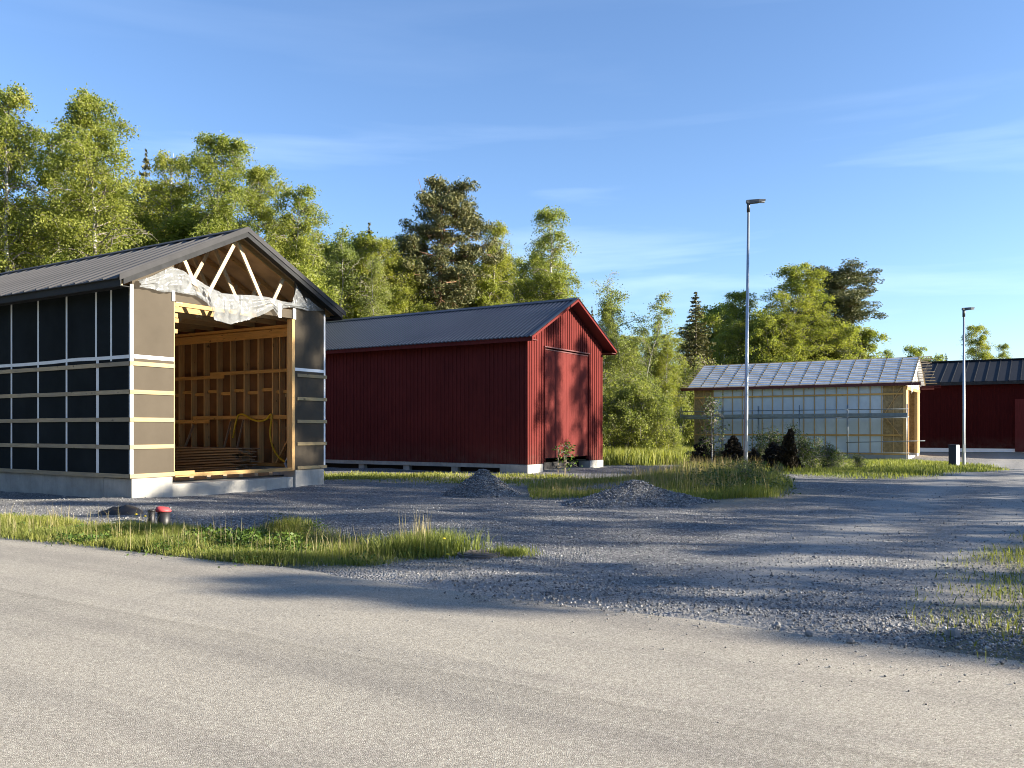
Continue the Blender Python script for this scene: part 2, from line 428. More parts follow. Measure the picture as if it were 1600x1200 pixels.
def asphalt_mat():
    m, N, L, B = new_mat('worn_asphalt')
    geo = N.new('ShaderNodeNewGeometry'); v = geo.outputs['Position']
    vo = N.new('ShaderNodeTexVoronoi'); vo.inputs['Scale'].default_value = 135; L.new(v, vo.inputs['Vector'])
    sep = N.new('ShaderNodeSeparateColor'); L.new(vo.outputs['Color'], sep.inputs['Color'])
    col = ramp(N, L, sep.outputs['Red'], [(0.0, (0.185, 0.168, 0.140)), (0.35, (0.290, 0.266, 0.224)), (0.75, (0.380, 0.350, 0.296)), (1.0, (0.54, 0.50, 0.42))])
    big = noise(N, L, v, 0.55, 6, 0.6)
    col = mixc(N, L, 1.0, col, ramp(N, L, big, [(0.3, (0.88, 0.88, 0.885)), (0.7, (1.08, 1.07, 1.05))]), 'MULTIPLY')
    # faint wheel tracks running along the road
    mpn = N.new('ShaderNodeMapping'); mpn.inputs['Rotation'].default_value = (0, 0, -ANG); L.new(v, mpn.inputs['Vector'])
    tr = noise(N, L, mpn.outputs['Vector'], 1.0, 4, 0.6, (1.6, 0.05, 1.0), 0.2)
    col = mixc(N, L, 1.0, col, ramp(N, L, tr, [(0.35, (0.84, 0.84, 0.85)), (0.55, (1.03, 1.03, 1.02))]), 'MULTIPLY')
    # paving seam along the road, and scattered oil drops
    dp = N.new('ShaderNodeVectorMath'); dp.operation = 'DOT_PRODUCT'; dp.inputs[1].default_value = (EX, EY, 0); L.new(v, dp.inputs[0])
    sw = noise(N, L, v, 0.8, 5, 0.65)
    ad = N.new('ShaderNodeMath'); ad.operation = 'MULTIPLY_ADD'; ad.inputs[1].default_value = 0.22; L.new(sw, ad.inputs[0]); L.new(dp.outputs['Value'], ad.inputs[2])
    mr = N.new('ShaderNodeMapRange'); mr.inputs['From Min'].default_value = 3.6; mr.inputs['From Max'].default_value = 5.6; L.new(ad.outputs[0], mr.inputs['Value'])
    col = mixc(N, L, 1.0, col, ramp(N, L, mr.outputs['Result'], [(0.0, (1, 1, 1)), (0.30, (0.97, 0.97, 0.97)), (0.47, (0.92, 0.92, 0.92)), (0.515, (0.82, 0.82, 0.82)), (0.535, (1.02, 1.02, 1.02)), (1.0, (1.0, 1.0, 1.0))]), 'MULTIPLY')
    od = noise(N, L, v, 2.6, 2, 0.4)
    col = mixc(N, L, 1.0, col, ramp(N, L, od, [(0.74, (1, 1, 1)), (0.80, (0.80, 0.80, 0.80))]), 'MULTIPLY')
    L.new(col, B.inputs['Base Color']); B.inputs['Roughness'].default_value = 0.9; B.inputs['Specular IOR Level'].default_value = 0.2
    b = bump(N, L, B, vo.outputs['Distance'], 0.45, 0.005); b.invert = True
    return m
def stone_mat(name, lo, hi):
    m, N, L, B = new_mat(name)
    g = N.new('ShaderNodeNewGeometry')
    L.new(ramp(N, L, g.outputs['Random Per Island'], [(0.0, lo), (0.8, hi), (1.0, tuple(x * 1.6 for x in hi))]), B.inputs['Base Color'])
    B.inputs['Roughness'].default_value = 0.9; return m
M['ground'] = ground_mat()
M['asphalt'] = asphalt_mat()
M['stone'] = stone_mat('crushed_stone', (0.085, 0.087, 0.093), (0.29, 0.287, 0.28))

# vegetation
M['birch_leaf'] = leaf_mat('birch_leaves', (0.165, 0.200, 0.036), (0.325, 0.345, 0.095), 0.54)
M['aspen_leaf'] = leaf_mat('aspen_leaves', (0.165, 0.200, 0.062), (0.300, 0.330, 0.125), 0.54)
M['willow_leaf'] = leaf_mat('willow_leaves', (0.165, 0.200, 0.056), (0.310, 0.335, 0.115), 0.54)
M['bush_leaf'] = leaf_mat('bush_leaves', (0.055, 0.085, 0.028), (0.14, 0.18, 0.055), 0.35)
M['spruce_needle'] = leaf_mat('spruce_needles', (0.040, 0.050, 0.018), (0.150, 0.135, 0.045), 0.12)
M['pine_needle'] = leaf_mat('pine_needles', (0.065, 0.080, 0.036), (0.160, 0.160, 0.072), 0.12)
M['brown_needle'] = leaf_mat('dry_needles', (0.020, 0.016, 0.012), (0.05, 0.04, 0.026), 0.05)
M['grass'] = leaf_mat('grass_blades', (0.110, 0.145, 0.030), (0.31, 0.33, 0.095), 0.38)
M['grass_dry'] = leaf_mat('dry_grass', (0.24, 0.20, 0.10), (0.42, 0.36, 0.20), 0.25)
M['weed'] = leaf_mat('weed_leaves', (0.05, 0.095, 0.018), (0.13, 0.19, 0.035), 0.3)
def bark_mat(name, c1, c2, c3, scale=(3, 3, 9)):
    m, N, L, B = new_mat(name); v = coords(N, L, True)
    f = noise(N, L, v, 1.6, 5, 0.6, scale)
    L.new(ramp(N, L, f, [(0.36, c1), (0.46, c2), (0.8, c3)]), B.inputs['Base Color']); B.inputs['Roughness'].default_value = 0.85
    bump(N, L, B, f, 0.4, 0.02); return m
M['birch_bark'] = bark_mat('birch_bark', (0.045, 0.042, 0.04), (0.40, 0.38, 0.345), (0.62, 0.60, 0.56))
M['twig'] = bark_mat('grey_twigs', (0.10, 0.085, 0.07), (0.20, 0.175, 0.15), (0.29, 0.26, 0.22))
M['pine_bark'] = bark_mat('pine_bark', (0.12, 0.06, 0.035), (0.24, 0.125, 0.07), (0.33, 0.19, 0.12))
M['dark_bark'] = bark_mat('dark_bark', (0.04, 0.034, 0.03), (0.085, 0.07, 0.058), (0.13, 0.11, 0.09))
M['aspen_bark'] = bark_mat('aspen_bark', (0.10, 0.10, 0.085), (0.25, 0.245, 0.21), (0.37, 0.36, 0.32))

# ------------------------------------------------------------------ ground shape
def vnoise(x, y, s, seed=0):
    x = np.asarray(x, float) / s; y = np.asarray(y, float) / s
    xi = np.floor(x).astype(np.int64); yi = np.floor(y).astype(np.int64); fx = x - xi; fy = y - yi
    def h(a, b):
        n = (a * 374761393 + b * 668265263 + seed * 974711) & 0x7fffffff
        n = ((n ^ (n >> 13)) * 1274126177) & 0x7fffffff
        return ((n ^ (n >> 16)) & 0xffff) / 65535.0
    fx = fx * fx * (3 - 2 * fx); fy = fy * fy * (3 - 2 * fy)
    a = h(xi, yi) * (1 - fx) + h(xi + 1, yi) * fx; b = h(xi, yi + 1) * (1 - fx) + h(xi + 1, yi + 1) * fx
    return a * (1 - fy) + b * fy
def sstep(a, b, x):
    t = np.clip((np.asarray(x, float) - a) / (b - a), 0, 1); return t * t * (3 - 2 * t)
def ed(x, y):
    x = np.asarray(x, float); y = np.asarray(y, float)
    return x * EX + y * EY, x * DX + y * DY
ROAD_E = 6.9
def road_edge(d):
    return ROAD_E + 0.22 * (vnoise(d, d * 0 + 3.3, 2.6, 5) - 0.5) + 0.12 * (vnoise(d, d * 0, 0.5, 6) - 0.5)
def G(x, y):
    """height of the ground"""
    x = np.asarray(x, float); y = np.asarray(y, float)
    e, d = ed(x, y)
    z = -0.28 * sstep(30, 42, y) * sstep(4, 16, x) + 0.28 * sstep(53, 60, y) * sstep(4, 16, x)
    # ditch behind the verge, ending at the drive
    z = z - 0.42 * np.exp(-((e - 9.6) / 0.75) ** 2) * sstep(7.0, 8.4, d) * (1 - sstep(11.5, 14, d))
    off = sstep(0.25, 1.4, e - ROAD_E)
    z = z + off * (0.10 * (vnoise(x, y, 3.1, 1) - 0.5) + 0.05 * (vnoise(x, y, 0.9, 2) - 0.5) + 0.022 * (vnoise(x, y, 0.33, 3) - 0.5))
    # rough bank at the right of the gravel road
    z = z + off * 0.35 * sstep(-1.2, -4.5, d) * (0.5 + vnoise(x, y, 2.0, 9))
    # sand and soil of the planted island
    z = z + 0.12 * np.exp(-(((x - 5.6) / 2.6) ** 2 + ((y - 25.0) / 3.2) ** 2))
    return z
def g1(x, y): return float(G(np.array([x]), np.array([y]))[0])
def gp(u, v):
    """the point of the ground that the photograph shows at this place"""
    z = 0.0
    for _ in range(12):
        Y = (HC - z) * F_PX / max(v - HOR, 1.0); X = (u - 800) / F_PX * Y; z = g1(X, Y)
    return X, Y, z
def at(u, Y):
    X = (u - 800) / F_PX * Y
    return X, Y, g1(X, Y)

def poly_mask(pts, x, y, soft):
    """1 inside the polygon, 0 outside, over a soft edge"""
    P = np.array(pts); n = len(P); inside = np.zeros(x.shape, bool); dist = np.full(x.shape, 1e9)
    for i in range(n):
        a, b = P[i], P[(i + 1) % n]
        c = ((a[1] > y) != (b[1] > y)) & (x < (b[0] - a[0]) * (y - a[1]) / (b[1] - a[1] + 1e-12) + a[0]); inside ^= c
        ab = b - a; t = np.clip(((x - a[0]) * ab[0] + (y - a[1]) * ab[1]) / (ab @ ab), 0, 1)
        dist = np.minimum(dist, np.hypot(x - a[0] - t * ab[0], y - a[1] - t * ab[1]))
    s = np.where(inside, dist, -dist)
    return np.clip(0.5 + s / soft, 0, 1)
def gpoly(px): return [gp(u, v)[:2] for u, v in px]

VERGE = gpoly([(-120, 826), (0, 838), (120, 848), (250, 862), (400, 879), (560, 885), (640, 872), (692, 869), (690, 857), (600, 851), (450, 848), (330, 838), (200, 826), (80, 816), (-120, 803)])
ISLAND = gpoly([(828, 780), (848, 764), (880, 751), (960, 750), (1040, 746), (1080, 738), (1150, 734), (1190, 744), (1206, 760), (1180, 777), (1120, 781), (1040, 778), (930, 777)])
STRIP = gpoly([(500, 750), (620, 751), (830, 760), (930, 752), (880, 744), (820, 743), (640, 742), (500, 741)])
CFRONT = gpoly([(1080, 727), (1200, 739), (1330, 748), (1440, 745), (1560, 733), (1545, 728), (1460, 722), (1380, 719), (1200, 717), (1090, 716)])
MEADOW = gpoly([(935, 727), (1000, 727), (1085, 726), (1095, 712), (1000, 708), (944, 712)])
RIGHT = gpoly([(1468, 1000), (1520, 1016), (1760, 1060), (1900, 900), (1640, 835), (1520, 880), (1480, 935)])
SANDP = gpoly([(1030, 783), (1120, 795), (1225, 782), (1280, 766), (1200, 776), (1100, 779)])
SANDE = gpoly([(-80, 834), (0, 841), (120, 852), (250, 866), (400, 883), (600, 890), (640, 880), (560, 880), (400, 873), (250, 857), (120, 843), (0, 833)])
SANDL = gpoly([(590, 884), (700, 890), (760, 880), (720, 872), (640, 876)])

def axis_vals(a, b, c, d, fine, grow):
    v = list(np.arange(b, c + 1e-6, fine)); s = fine
    x = v[-1]
    while x < d: s *= grow; x += s; v.append(x)
    x = v[0]; s = fine
    while x > a: s *= grow; x -= s; v.insert(0, x)
    return np.array(v)
gx = axis_vals(-700, -12, 24, 700, 0.16, 1.13); gy = axis_vals(-200, 3, 40, 1500, 0.16, 1.13)
XX, YY = np.meshgrid(gx, gy)
xf, yf = XX.ravel(), YY.ravel()
zf = G(xf, yf)
e_, d_ = ed(xf, yf)
zf = zf - 0.05 * (1 - sstep(0.1, 0.5, e_ - ROAD_E)) * sstep(-3.5, -2.5, e_)     # road bed under the asphalt
nx, ny = len(gx), len(gy)
ii = np.arange(nx * ny).reshape(ny, nx)
faces = np.stack([ii[:-1, :-1].ravel(), ii[:-1, 1:].ravel(), ii[1:, 1:].ravel(), ii[1:, :-1].ravel()], 1)
me = np_mesh('ground', np.stack([xf, yf, zf], 1), faces, M['ground'], True)
wob = 1.0 * (vnoise(xf, yf, 1.3, 21) - 0.5)
m_road = sstep(-1.6, 0.2, d_ + wob) * (1 - sstep(3.4, 5.2, d_ + wob)) * sstep(6, 8, e_) * 0.95
m_road = m_road * (0.45 + 0.75 * np.maximum(np.exp(-((d_ + 0.5 * wob - 0.7) / 0.45) ** 2), np.exp(-((d_ + 0.5 * wob - 2.6) / 0.5) ** 2)))
m_road = np.clip(m_road, 0, 1)
m_road = np.maximum(m_road, (1 - sstep(7.4, 10.5, e_ + wob * 1.2)) * (1 - sstep(5.0, 8.0, d_)) * 0.85)
far = np.maximum.reduce([sstep(58, 66, yf), sstep(-16, -22, xf) * sstep(12, 20, yf), sstep(-6, -10, d_) * sstep(7, 9, e_), sstep(-3.0, -4.5, e_), sstep(38, 46, yf) * (1 - sstep(6, 9, xf))])
m_turf = np.maximum.reduce([poly_mask(VERGE, xf, yf, 0.5), 0.85 * poly_mask(ISLAND, xf, yf, 1.5) * sstep(0.2, 0.55, vnoise(xf, yf, 0.9, 74)), 0.75 * poly_mask(CFRONT, xf, yf, 1.5), poly_mask(MEADOW, xf, yf, 1.5), 0.8 * poly_mask(RIGHT, xf, yf, 0.9) * sstep(0.3, 0.6, vnoise(xf, yf, 0.7, 31)), far * 0.95])
m_sand = np.maximum.reduce([0.95 * poly_mask(STRIP, xf, yf, 1.5), poly_mask(SANDP, xf, yf, 1.0), poly_mask(SANDL, xf, yf, 0.4), 0.9 * poly_mask(SANDE, xf, yf, 0.25), 0.7 * sstep(54, 57, yf) * (1 - sstep(66, 70, yf)) * sstep(20, 24, xf), 0.7 * poly_mask(RIGHT, xf, yf, 0.8)])
for nme, arr in (('road', m_road), ('turf', m_turf), ('sand', m_sand)):
    a = me.attributes.new(nme, 'FLOAT', 'POINT'); a.data.foreach_set('value', arr.astype(np.float32))
tag(link('ground', me), kind='structure')

# asphalt: a sheet with a crumbling edge, along the grid
dv = np.concatenate([np.arange(-90, -12, 3.0), np.arange(-12, 22, 0.12), np.arange(22, 91, 3.0)])
ev_n = 10
Vv, Ff = [], []
for d in dv:
    e1 = float(road_edge(np.array([d]))[0])
    for k in range(ev_n):
        t = k / (ev_n - 1); e = -2.6 + (e1 + 2.6) * t
        Vv.append((e * EX + d * DX, e * EY + d * DY, 0.004 - 0.012 * (t > 0.999)))
n = len(dv); q = np.arange(n * ev_n).reshape(n, ev_n)
Ff = np.stack([q[:-1, :-1].ravel(), q[1:, :-1].ravel(), q[1:, 1:].ravel(), q[:-1, 1:].ravel()], 1)
tag(link('asphalt_road', np_mesh('asphalt_road', Vv, Ff, M['asphalt'], False)), kind='structure')

# ------------------------------------------------------------------ building A : unfinished shed, dark windbreak boards
def local_front(ox, oy, u, v, yl):
    """where the sight line of the photograph meets the plane y = yl of a shed, as (x, z) in the shed's own axes"""
    bx, by = ox + yl * DX, oy + yl * DY
    k = (u - 800) / F_PX
    t = (k * by - bx) / (EX - k * EY)
    Y = by + t * EY
    return t, HC + (HOR - v) * Y / F_PX

AX, AY, AW, AL = -8.729, 19.577, 6.195, 14.0
shedA = empty('unfinished_shed', (AX, AY, 0), ANG)
tag(shedA, 'unfinished gabled shed clad in dark boards with white taped seams and an open doorway', 'shed')
ZF = 0.486
EAVE, RIDGE, OV, OG = 5.035, 6.80, 0.487, 0.323
SL = (RIDGE - EAVE) / (AW / 2 + OV)          # slope of the roof
def roof_z(x): return RIDGE - SL * abs(x - AW / 2)

def seg(name, mat, par, x0, x1, y0, y1, z0, z1, bevel=0):
    return MB().box(x0, x1, y0, y1, z0, z1).obj(name, mat, par, bevel=bevel)

# concrete
seg('foundation_wall', M['concrete'], shedA, 0.03, 0.23, 1.1, AL, -0.35, ZF)
seg('foundation_wall', M['concrete'], shedA, AW - 0.23, AW - 0.03, 1.1, AL, -0.35, ZF)
seg('foundation_wall', M['concrete'], shedA, 0.23, AW - 0.23, AL - 0.2, AL, -0.35, ZF)
seg('foundation_block', M['concrete'], shedA, 0.03, 1.11, 0.0, 1.1, -0.35, ZF - 0.012, 0.012)
seg('foundation_block', M['concrete'], shedA, 5.05, AW - 0.03, 0.0, 1.1, -0.35, ZF - 0.012, 0.012)
seg('threshold', M['concrete'], shedA, 1.11, 5.05, 0.08, 0.5, -0.35, 0.285, 0.01)
seg('floor_slab', M['concrete'], shedA, 0.23, AW - 0.23, 0.5, AL - 0.2, -0.3, 0.30)
seg('floor_joint_strip', M['black'], shedA, 1.11, 5.05, 0.47, 0.52, 0.286, 0.335)

def wall_top(): return EAVE - 0.10
# left wall: boards between the taped seams
seams = [1.319, 2.60, 3.866, 5.13] + [5.13 + 1.266 * k for k in range(1, 8)]
edges = [0.0] + [s for s in seams if s < AL - 0.2] + [AL]
for a, b in zip(edges[:-1], edges[1:]):
    seg('wall_board', M['board_shaded'], shedA, 0.0, 0.03, a + 0.003, b - 0.003, ZF, wall_top())
for s in edges[1:-1]:
    w = 0.085 if abs(s - 1.319) < 0.01 else 0.055
    seg('seam_tape', M['tape'], shedA, -0.004, 0.0, s - w, s + w * 0.25, ZF + 0.05, 3.26)
    seg('seam_tape', M['tape'], shedA, -0.004, 0.0, s - 0.055 + (0.05 if w > 0.08 else 0.0), s + 0.012 + (0.05 if w > 0.08 else 0.0), 3.30, wall_top())
seg('seam_tape', M['tape'], shedA, -0.004, 0.0, 0.715, 0.78, 3.20, wall_top())
# horizontal tape, a little wavy
mb = MB(); prev = None
for k in range(int(AL / 0.35) + 1):
    y = k * 0.35; zc = 3.285 + 0.028 * (vnoise(np.array([y]), np.array([1.0]), 1.1, 44)[0] - 0.5) - 0.02 * (0.9 < y < 1.4) * 0
    if prev is not None:
        mb.poly([(-0.0075, prev[0], prev[1] - 0.04), (-0.0075, y, zc - 0.04), (-0.0075, y, zc + 0.04), (-0.0075, prev[0], prev[1] + 0.04)])
    prev = (y, zc)
mb.obj('horizontal_tape', M['tape'], shedA)
seg('horizontal_tape', M['tape'], shedA, 0.065, 1.143, -0.0045, 0.0, 3.245, 3.33)
seg('horizontal_tape', M['tape'], shedA, 5.03, AW - 0.06, -0.0045, 0.0, 3.245, 3.33)
# battens
ROWS = [0.535, 1.204, 1.834, 2.472, 3.124]
for zc in ROWS:
    j = 0.0
    for a, b in ((0.0, 1.32), (1.325, 3.862), (3.868, 6.392), (6.398, 9.0), (9.006, 11.6), (11.606, AL)):
        dz = random.uniform(-0.006, 0.006)
        MB().box(-0.026 - 0.008, -0.008, a, b, zc - 0.048 + dz, zc + 0.048 + dz).obj('batten', M['batten_y'], shedA)
    MB().box(-0.034, 1.147, -0.031, -0.0055, zc - 0.048, zc + 0.048).obj('batten', M['batten_x'], shedA)
    MB().box(5.10, AW + 0.05, -0.031, -0.0055, zc - 0.045, zc + 0.045).obj('batten', M['batten_x'], shedA)
# gable boards and white corner strips
def gable_board(x0, x1, z0, top=None):
    m = MB()
    xs = [x0, x1] if not (x0 < AW / 2 < x1) else [x0, AW / 2, x1]
    if top: prof = [(x0, z0), (x1, z0), (x1, top), (x0, top)]
    else: prof = [(x0, z0), (x1, z0)] + [(x, roof_z(x) - 0.10) for x in reversed(xs)]
    return m.extrude_y(prof, 0.0, 0.03).obj('wall_board', M['board_dark'], shedA)
gable_board(0.03, 1.143, ZF)
gable_board(5.03, AW, ZF)
gable_board(1.146, 5.027, 4.69, 4.93)
seg('corner_strip', M['white_trim'], shedA, -0.006, 0.062, -0.0065, -0.0001, ZF + 0.02, wall_top())
seg('corner_strip', M['white_trim'], shedA, -0.0065, -0.0001, 0.0001, 0.055, ZF + 0.02, wall_top() - 0.004)
seg('corner_strip', M['white_trim'], shedA, AW - 0.055, AW + 0.006, -0.0065, -0.0001, ZF + 0.02, wall_top())
# right wall, back wall
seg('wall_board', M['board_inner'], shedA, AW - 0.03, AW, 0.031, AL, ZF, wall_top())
MB().extrude_y([(0.03, ZF), (AW - 0.03, ZF), (AW - 0.03, roof_z(AW) - 0.12), (AW / 2, RIDGE - 0.15), (0.03, roof_z(0) - 0.12)], AL - 0.03, AL).obj('wall_board', M['board_dark'], shedA)
# studs
stud_r = MB().box(-0.2, 0, 0, 0.045, 0.60, 4.62).mesh('stud', M['pine_z'])
stud_l = MB().box(0, 0.2, 0, 0.045, 0.60, 4.62).mesh('stud', M['pine_z'])
k = 0
while 0.023 + 0.627 * k < AL - 0.15:
    y = 0.035 + 0.627 * k
    if k > 0: link('stud', stud_r, shedA, (AW - 0.031, y, 0))
    link('stud', stud_l, shedA, (0.031, y, 0)); k += 1
link('stud', stud_r, shedA, (AW - 0.031, 1.62, 0))
for xx in np.arange(0.9, AW - 0.5, 0.627):
    seg('stud', M['pine_z'], shedA, xx, xx + 0.045, AL - 0.231, AL - 0.031, 0.60, 4.9)
for x0, x1 in ((AW - 0.231, AW - 0.031), (0.031, 0.231)):
    seg('sole_plate', M['pine_y'], shedA, x0, x1, 0.031, AL - 0.04, ZF + 0.02, 0.598)
    seg('top_plate', M['pine_y'], shedA, x0, x1, 0.031, AL - 0.04, 4.622, 4.72)
seg('wall_beam', M['pine_y'], shedA, AW - 0.28, AW - 0.2335, 0.05, AL - 0.3, 4.36, 4.60)
xr = AW - 0.2335
def nailer(y0, y1, zc, h=0.1, x=xr): seg('nailer', M['pine_y'], shedA, x - 0.028, x, y0, y1, zc - h / 2, zc + h / 2)
nailer(0.55, 4.75, 3.36); nailer(4.1, 9.0, 3.26)
nailer(0.95, 5.6, 1.98, 0.11); nailer(4.8, 9.0, 1.86, 0.11)
for i in range(1, 12):          # short noggings between studs
    zz = 2.82 if i % 2 else 2.74
    seg('nogging', M['pine_y'], shedA, AW - 0.10, AW - 0.032, 0.085 + 0.627 * i, 0.03 + 0.627 * (i + 1), zz - 0.05, zz + 0.05)
# door posts, sill, header lining
seg('door_post', M['pine_z'], shedA, 4.93, 5.028, 0.002, 0.2, ZF, 4.68)
seg('door_post', M['pine_z'], shedA, 1.145, 1.19, 0.035, 0.2, ZF, 4.68)
seg('door_post', M['pine_z'], shedA, 5.45, 5.50, 0.04, 0.24, 0.60, 4.62)
seg('sill_board', M['pine_x'], shedA, 1.15, 1.72, -0.012, 0.020, 0.50, 0.60)
seg('sill_board', M['pine_x'], shedA, 1.20, 5.027, 0.021, 0.066, 0.455, 0.55)
for xx in np.linspace(2.0, 4.6, 6):
    seg('sill_block', M['plank'], shedA, xx, xx + 0.12, 0.55, 1.3, 0.305, 0.44)
MB().beam((5.85, 0.34, 2.35), (5.86, 1.62, 0.62), 0.045, 0.12, (1, 0, 0)).obj('brace', M['pine_z'], shedA)
seg('nogging', M['pine_x'], shedA, 5.0, 5.95, 0.26, 0.36, 2.52, 2.60)
seg('nogging', M['pine_x'], shedA, 5.0, 5.95, 0.24, 0.34, 1.60, 1.68)
seg('paper_notice', M['paper'], shedA, 5.40, 5.449, 0.10, 0.24, 4.05, 4.22)
for zz, ln in ((4.62, 0.13), (4.36, 0.10), (4.24, 0.12), (3.98, 0.09)):
    seg('offcut', M['pine_x'], shedA, 1.19, 1.19 + ln, 0.05, 0.12, zz - 0.05, zz + 0.05)

# roof trusses
def truss(y, first=False):
    zb = 4.83; tk = 0.045
    ap = RIDGE - 0.32
    m = MB()
    def tz(x): return roof_z(x) - 0.195
    m.beam((-0.3, y, tz(-0.3)), (AW / 2, y, tz(AW / 2)), tk, 0.14, (0, 0, 1)); m.beam((AW / 2, y, tz(AW / 2)), (AW + 0.3, y, tz(AW + 0.3)), tk, 0.14, (0, 0, 1))
    m.beam((0.02, y, zb), (AW - 0.02, y, zb), tk, 0.14)
    t = m.obj('roof_truss', M['pine_x'], shedA)
    yy = y
    for a, b in (((1.50, tz(1.5) - 0.05), (2.02, zb)), ((2.10, zb), (3.06, ap)), ((3.14, ap), (4.10, zb)), ((4.18, zb), (4.70, tz(4.7) - 0.05))):
        MB().beam((a[0], yy - 0.001, a[1]), (b[0], yy - 0.001, b[1]), 0.052, 0.1, (0, 0, 1)).obj('web', M['pine_web'], t)
    return t
y = 0.12; n_t = 0
while y < AL - 0.1:
    truss(y); y += 0.95; n_t += 1
# underlay boards below the roof sheets, seen from inside
for s in (-1, 1):
    m = MB(); x0 = AW / 2; x1 = AW / 2 + s * (AW / 2 + OV - 0.06)
    m.poly([(x0, -0.2, RIDGE - 0.115), (x1, -0.2, roof_z(x1) - 0.115), (x1, AL + 0.2, roof_z(x1) - 0.115), (x0, AL + 0.2, RIDGE - 0.115)])
    m.poly([(x0, AL + 0.2, RIDGE - 0.09), (x1, AL + 0.2, roof_z(x1) - 0.09), (x1, -0.2, roof_z(x1) - 0.09), (x0, -0.2, RIDGE - 0.09)])
    m.obj('roof_boarding', simple_mat('roof_boarding', (0.38, 0.27, 0.16), 0.9, var=0.25, scale=2) if s < 0 else bpy.data.materials['roof_boarding'], shedA)
# roof: narrow standing-seam panels, each with its upstand and two stiffening ribs
def roof_panel_mesh(side, w):
    m = MB(); xr_, xe = AW / 2 + side * 0.02, AW / 2 + side * (AW / 2 + OV)
    prof = [(0, 0), (0.045, 0.034), (0.065, 0.034), (0.072, 0.0), (0.30, 0.0), (0.315, 0.010), (0.325, 0.010), (0.332, 0.0), (w, 0)]
    n = len(prof)
    for x in (xr_, xe):
        for py, pz in prof: m.v.append((x, py, roof_z(x) - 0.045 + pz))
    for x in (xr_, xe):
        for py, pz in prof: m.v.append((x, py, roof_z(x) - 0.062 + pz * 0.0))
    for i in range(n - 1):
        m.f.append((i, i + 1, n + i + 1, n + i)); m.f.append((2 * n + i, 3 * n + i, 3 * n + i + 1, 2 * n + i + 1))
        m.f.append((n + i, n + i + 1, 3 * n + i + 1, 3 * n + i))
    return m.mesh('roof_panel', M['roof_dark'])
PW = 0.55
npan = int((AL + 2 * OG - 0.06) / PW)
for side in (-1, 1):
    pm = roof_panel_mesh(side, PW)
    for i in range(npan): link('roof_panel', pm, shedA, (0, -OG + 0.05 + i * PW, 0))
MB().extrude_y([(AW / 2 - 0.16, roof_z(AW / 2 - 0.16) + 0.012), (AW / 2, RIDGE + 0.02), (AW / 2 + 0.16, roof_z(AW / 2 + 0.16) + 0.012), (AW / 2 + 0.16, roof_z(AW / 2 + 0.16) - 0.01), (AW / 2, RIDGE - 0.004), (AW / 2 - 0.16, roof_z(AW / 2 - 0.16) - 0.01)], -OG - 0.01, AL + OG).obj('ridge_cap', M['roof_dark'], shedA)
for side in (-1, 1):
    for y0, dirn in ((-OG, -1), (AL + OG, 1)):
        for w0, w1, off in ((0.03, -0.105, 0.022), (-0.108, -0.235, 0.0)):
            m = MB(); xe = AW / 2 + side * (AW / 2 + OV + (0.01 if w0 > 0 else -0.10)); xa = AW / 2
            prof = [(xa, RIDGE + w0), (xe, roof_z(xe) + w0), (xe, roof_z(xe) + w1 + 0.0), (xa, RIDGE + w1)]
            ya, yb = sorted((y0 + dirn * off, y0 - dirn * 0.024 + dirn * off))
            m.extrude_y(prof, ya, yb).obj('verge_flashing' if w0 > 0 else 'barge_board', M['verge_dark'] if w0 > 0 else M['fascia_dark'], shedA)
    xe = AW / 2 + side * (AW / 2 + OV - 0.05)
    xs = sorted((xe, xe - side * 0.028)); ze = roof_z(xe)
    seg('fascia', M['soffit_dark'], shedA, xs[0], xs[1], -OG + 0.05, AL + OG - 0.05, ze - 0.25, ze - 0.075)
    xi = 0.0 if side < 0 else AW
    xs = sorted((xe - side * 0.03, xi))
    seg('soffit', M['soffit_dark'], shedA, xs[0], xs[1], 0.0, AL, ze - 0.20, ze - 0.18)
    # underside of the gable overhang
    for y0, y1 in ((-OG + 0.03, -0.003), (AL + 0.003, AL + OG - 0.03)):
        m = MB(); x1 = AW / 2 + side * (AW / 2 + OV - 0.1)
        m.extrude_y([(AW / 2, RIDGE - 0.12), (x1, roof_z(x1) - 0.12), (x1, roof_z(x1) - 0.14), (AW / 2, RIDGE - 0.14)], y0, y1).obj('gable_soffit', M['soffit_dark'], shedA)

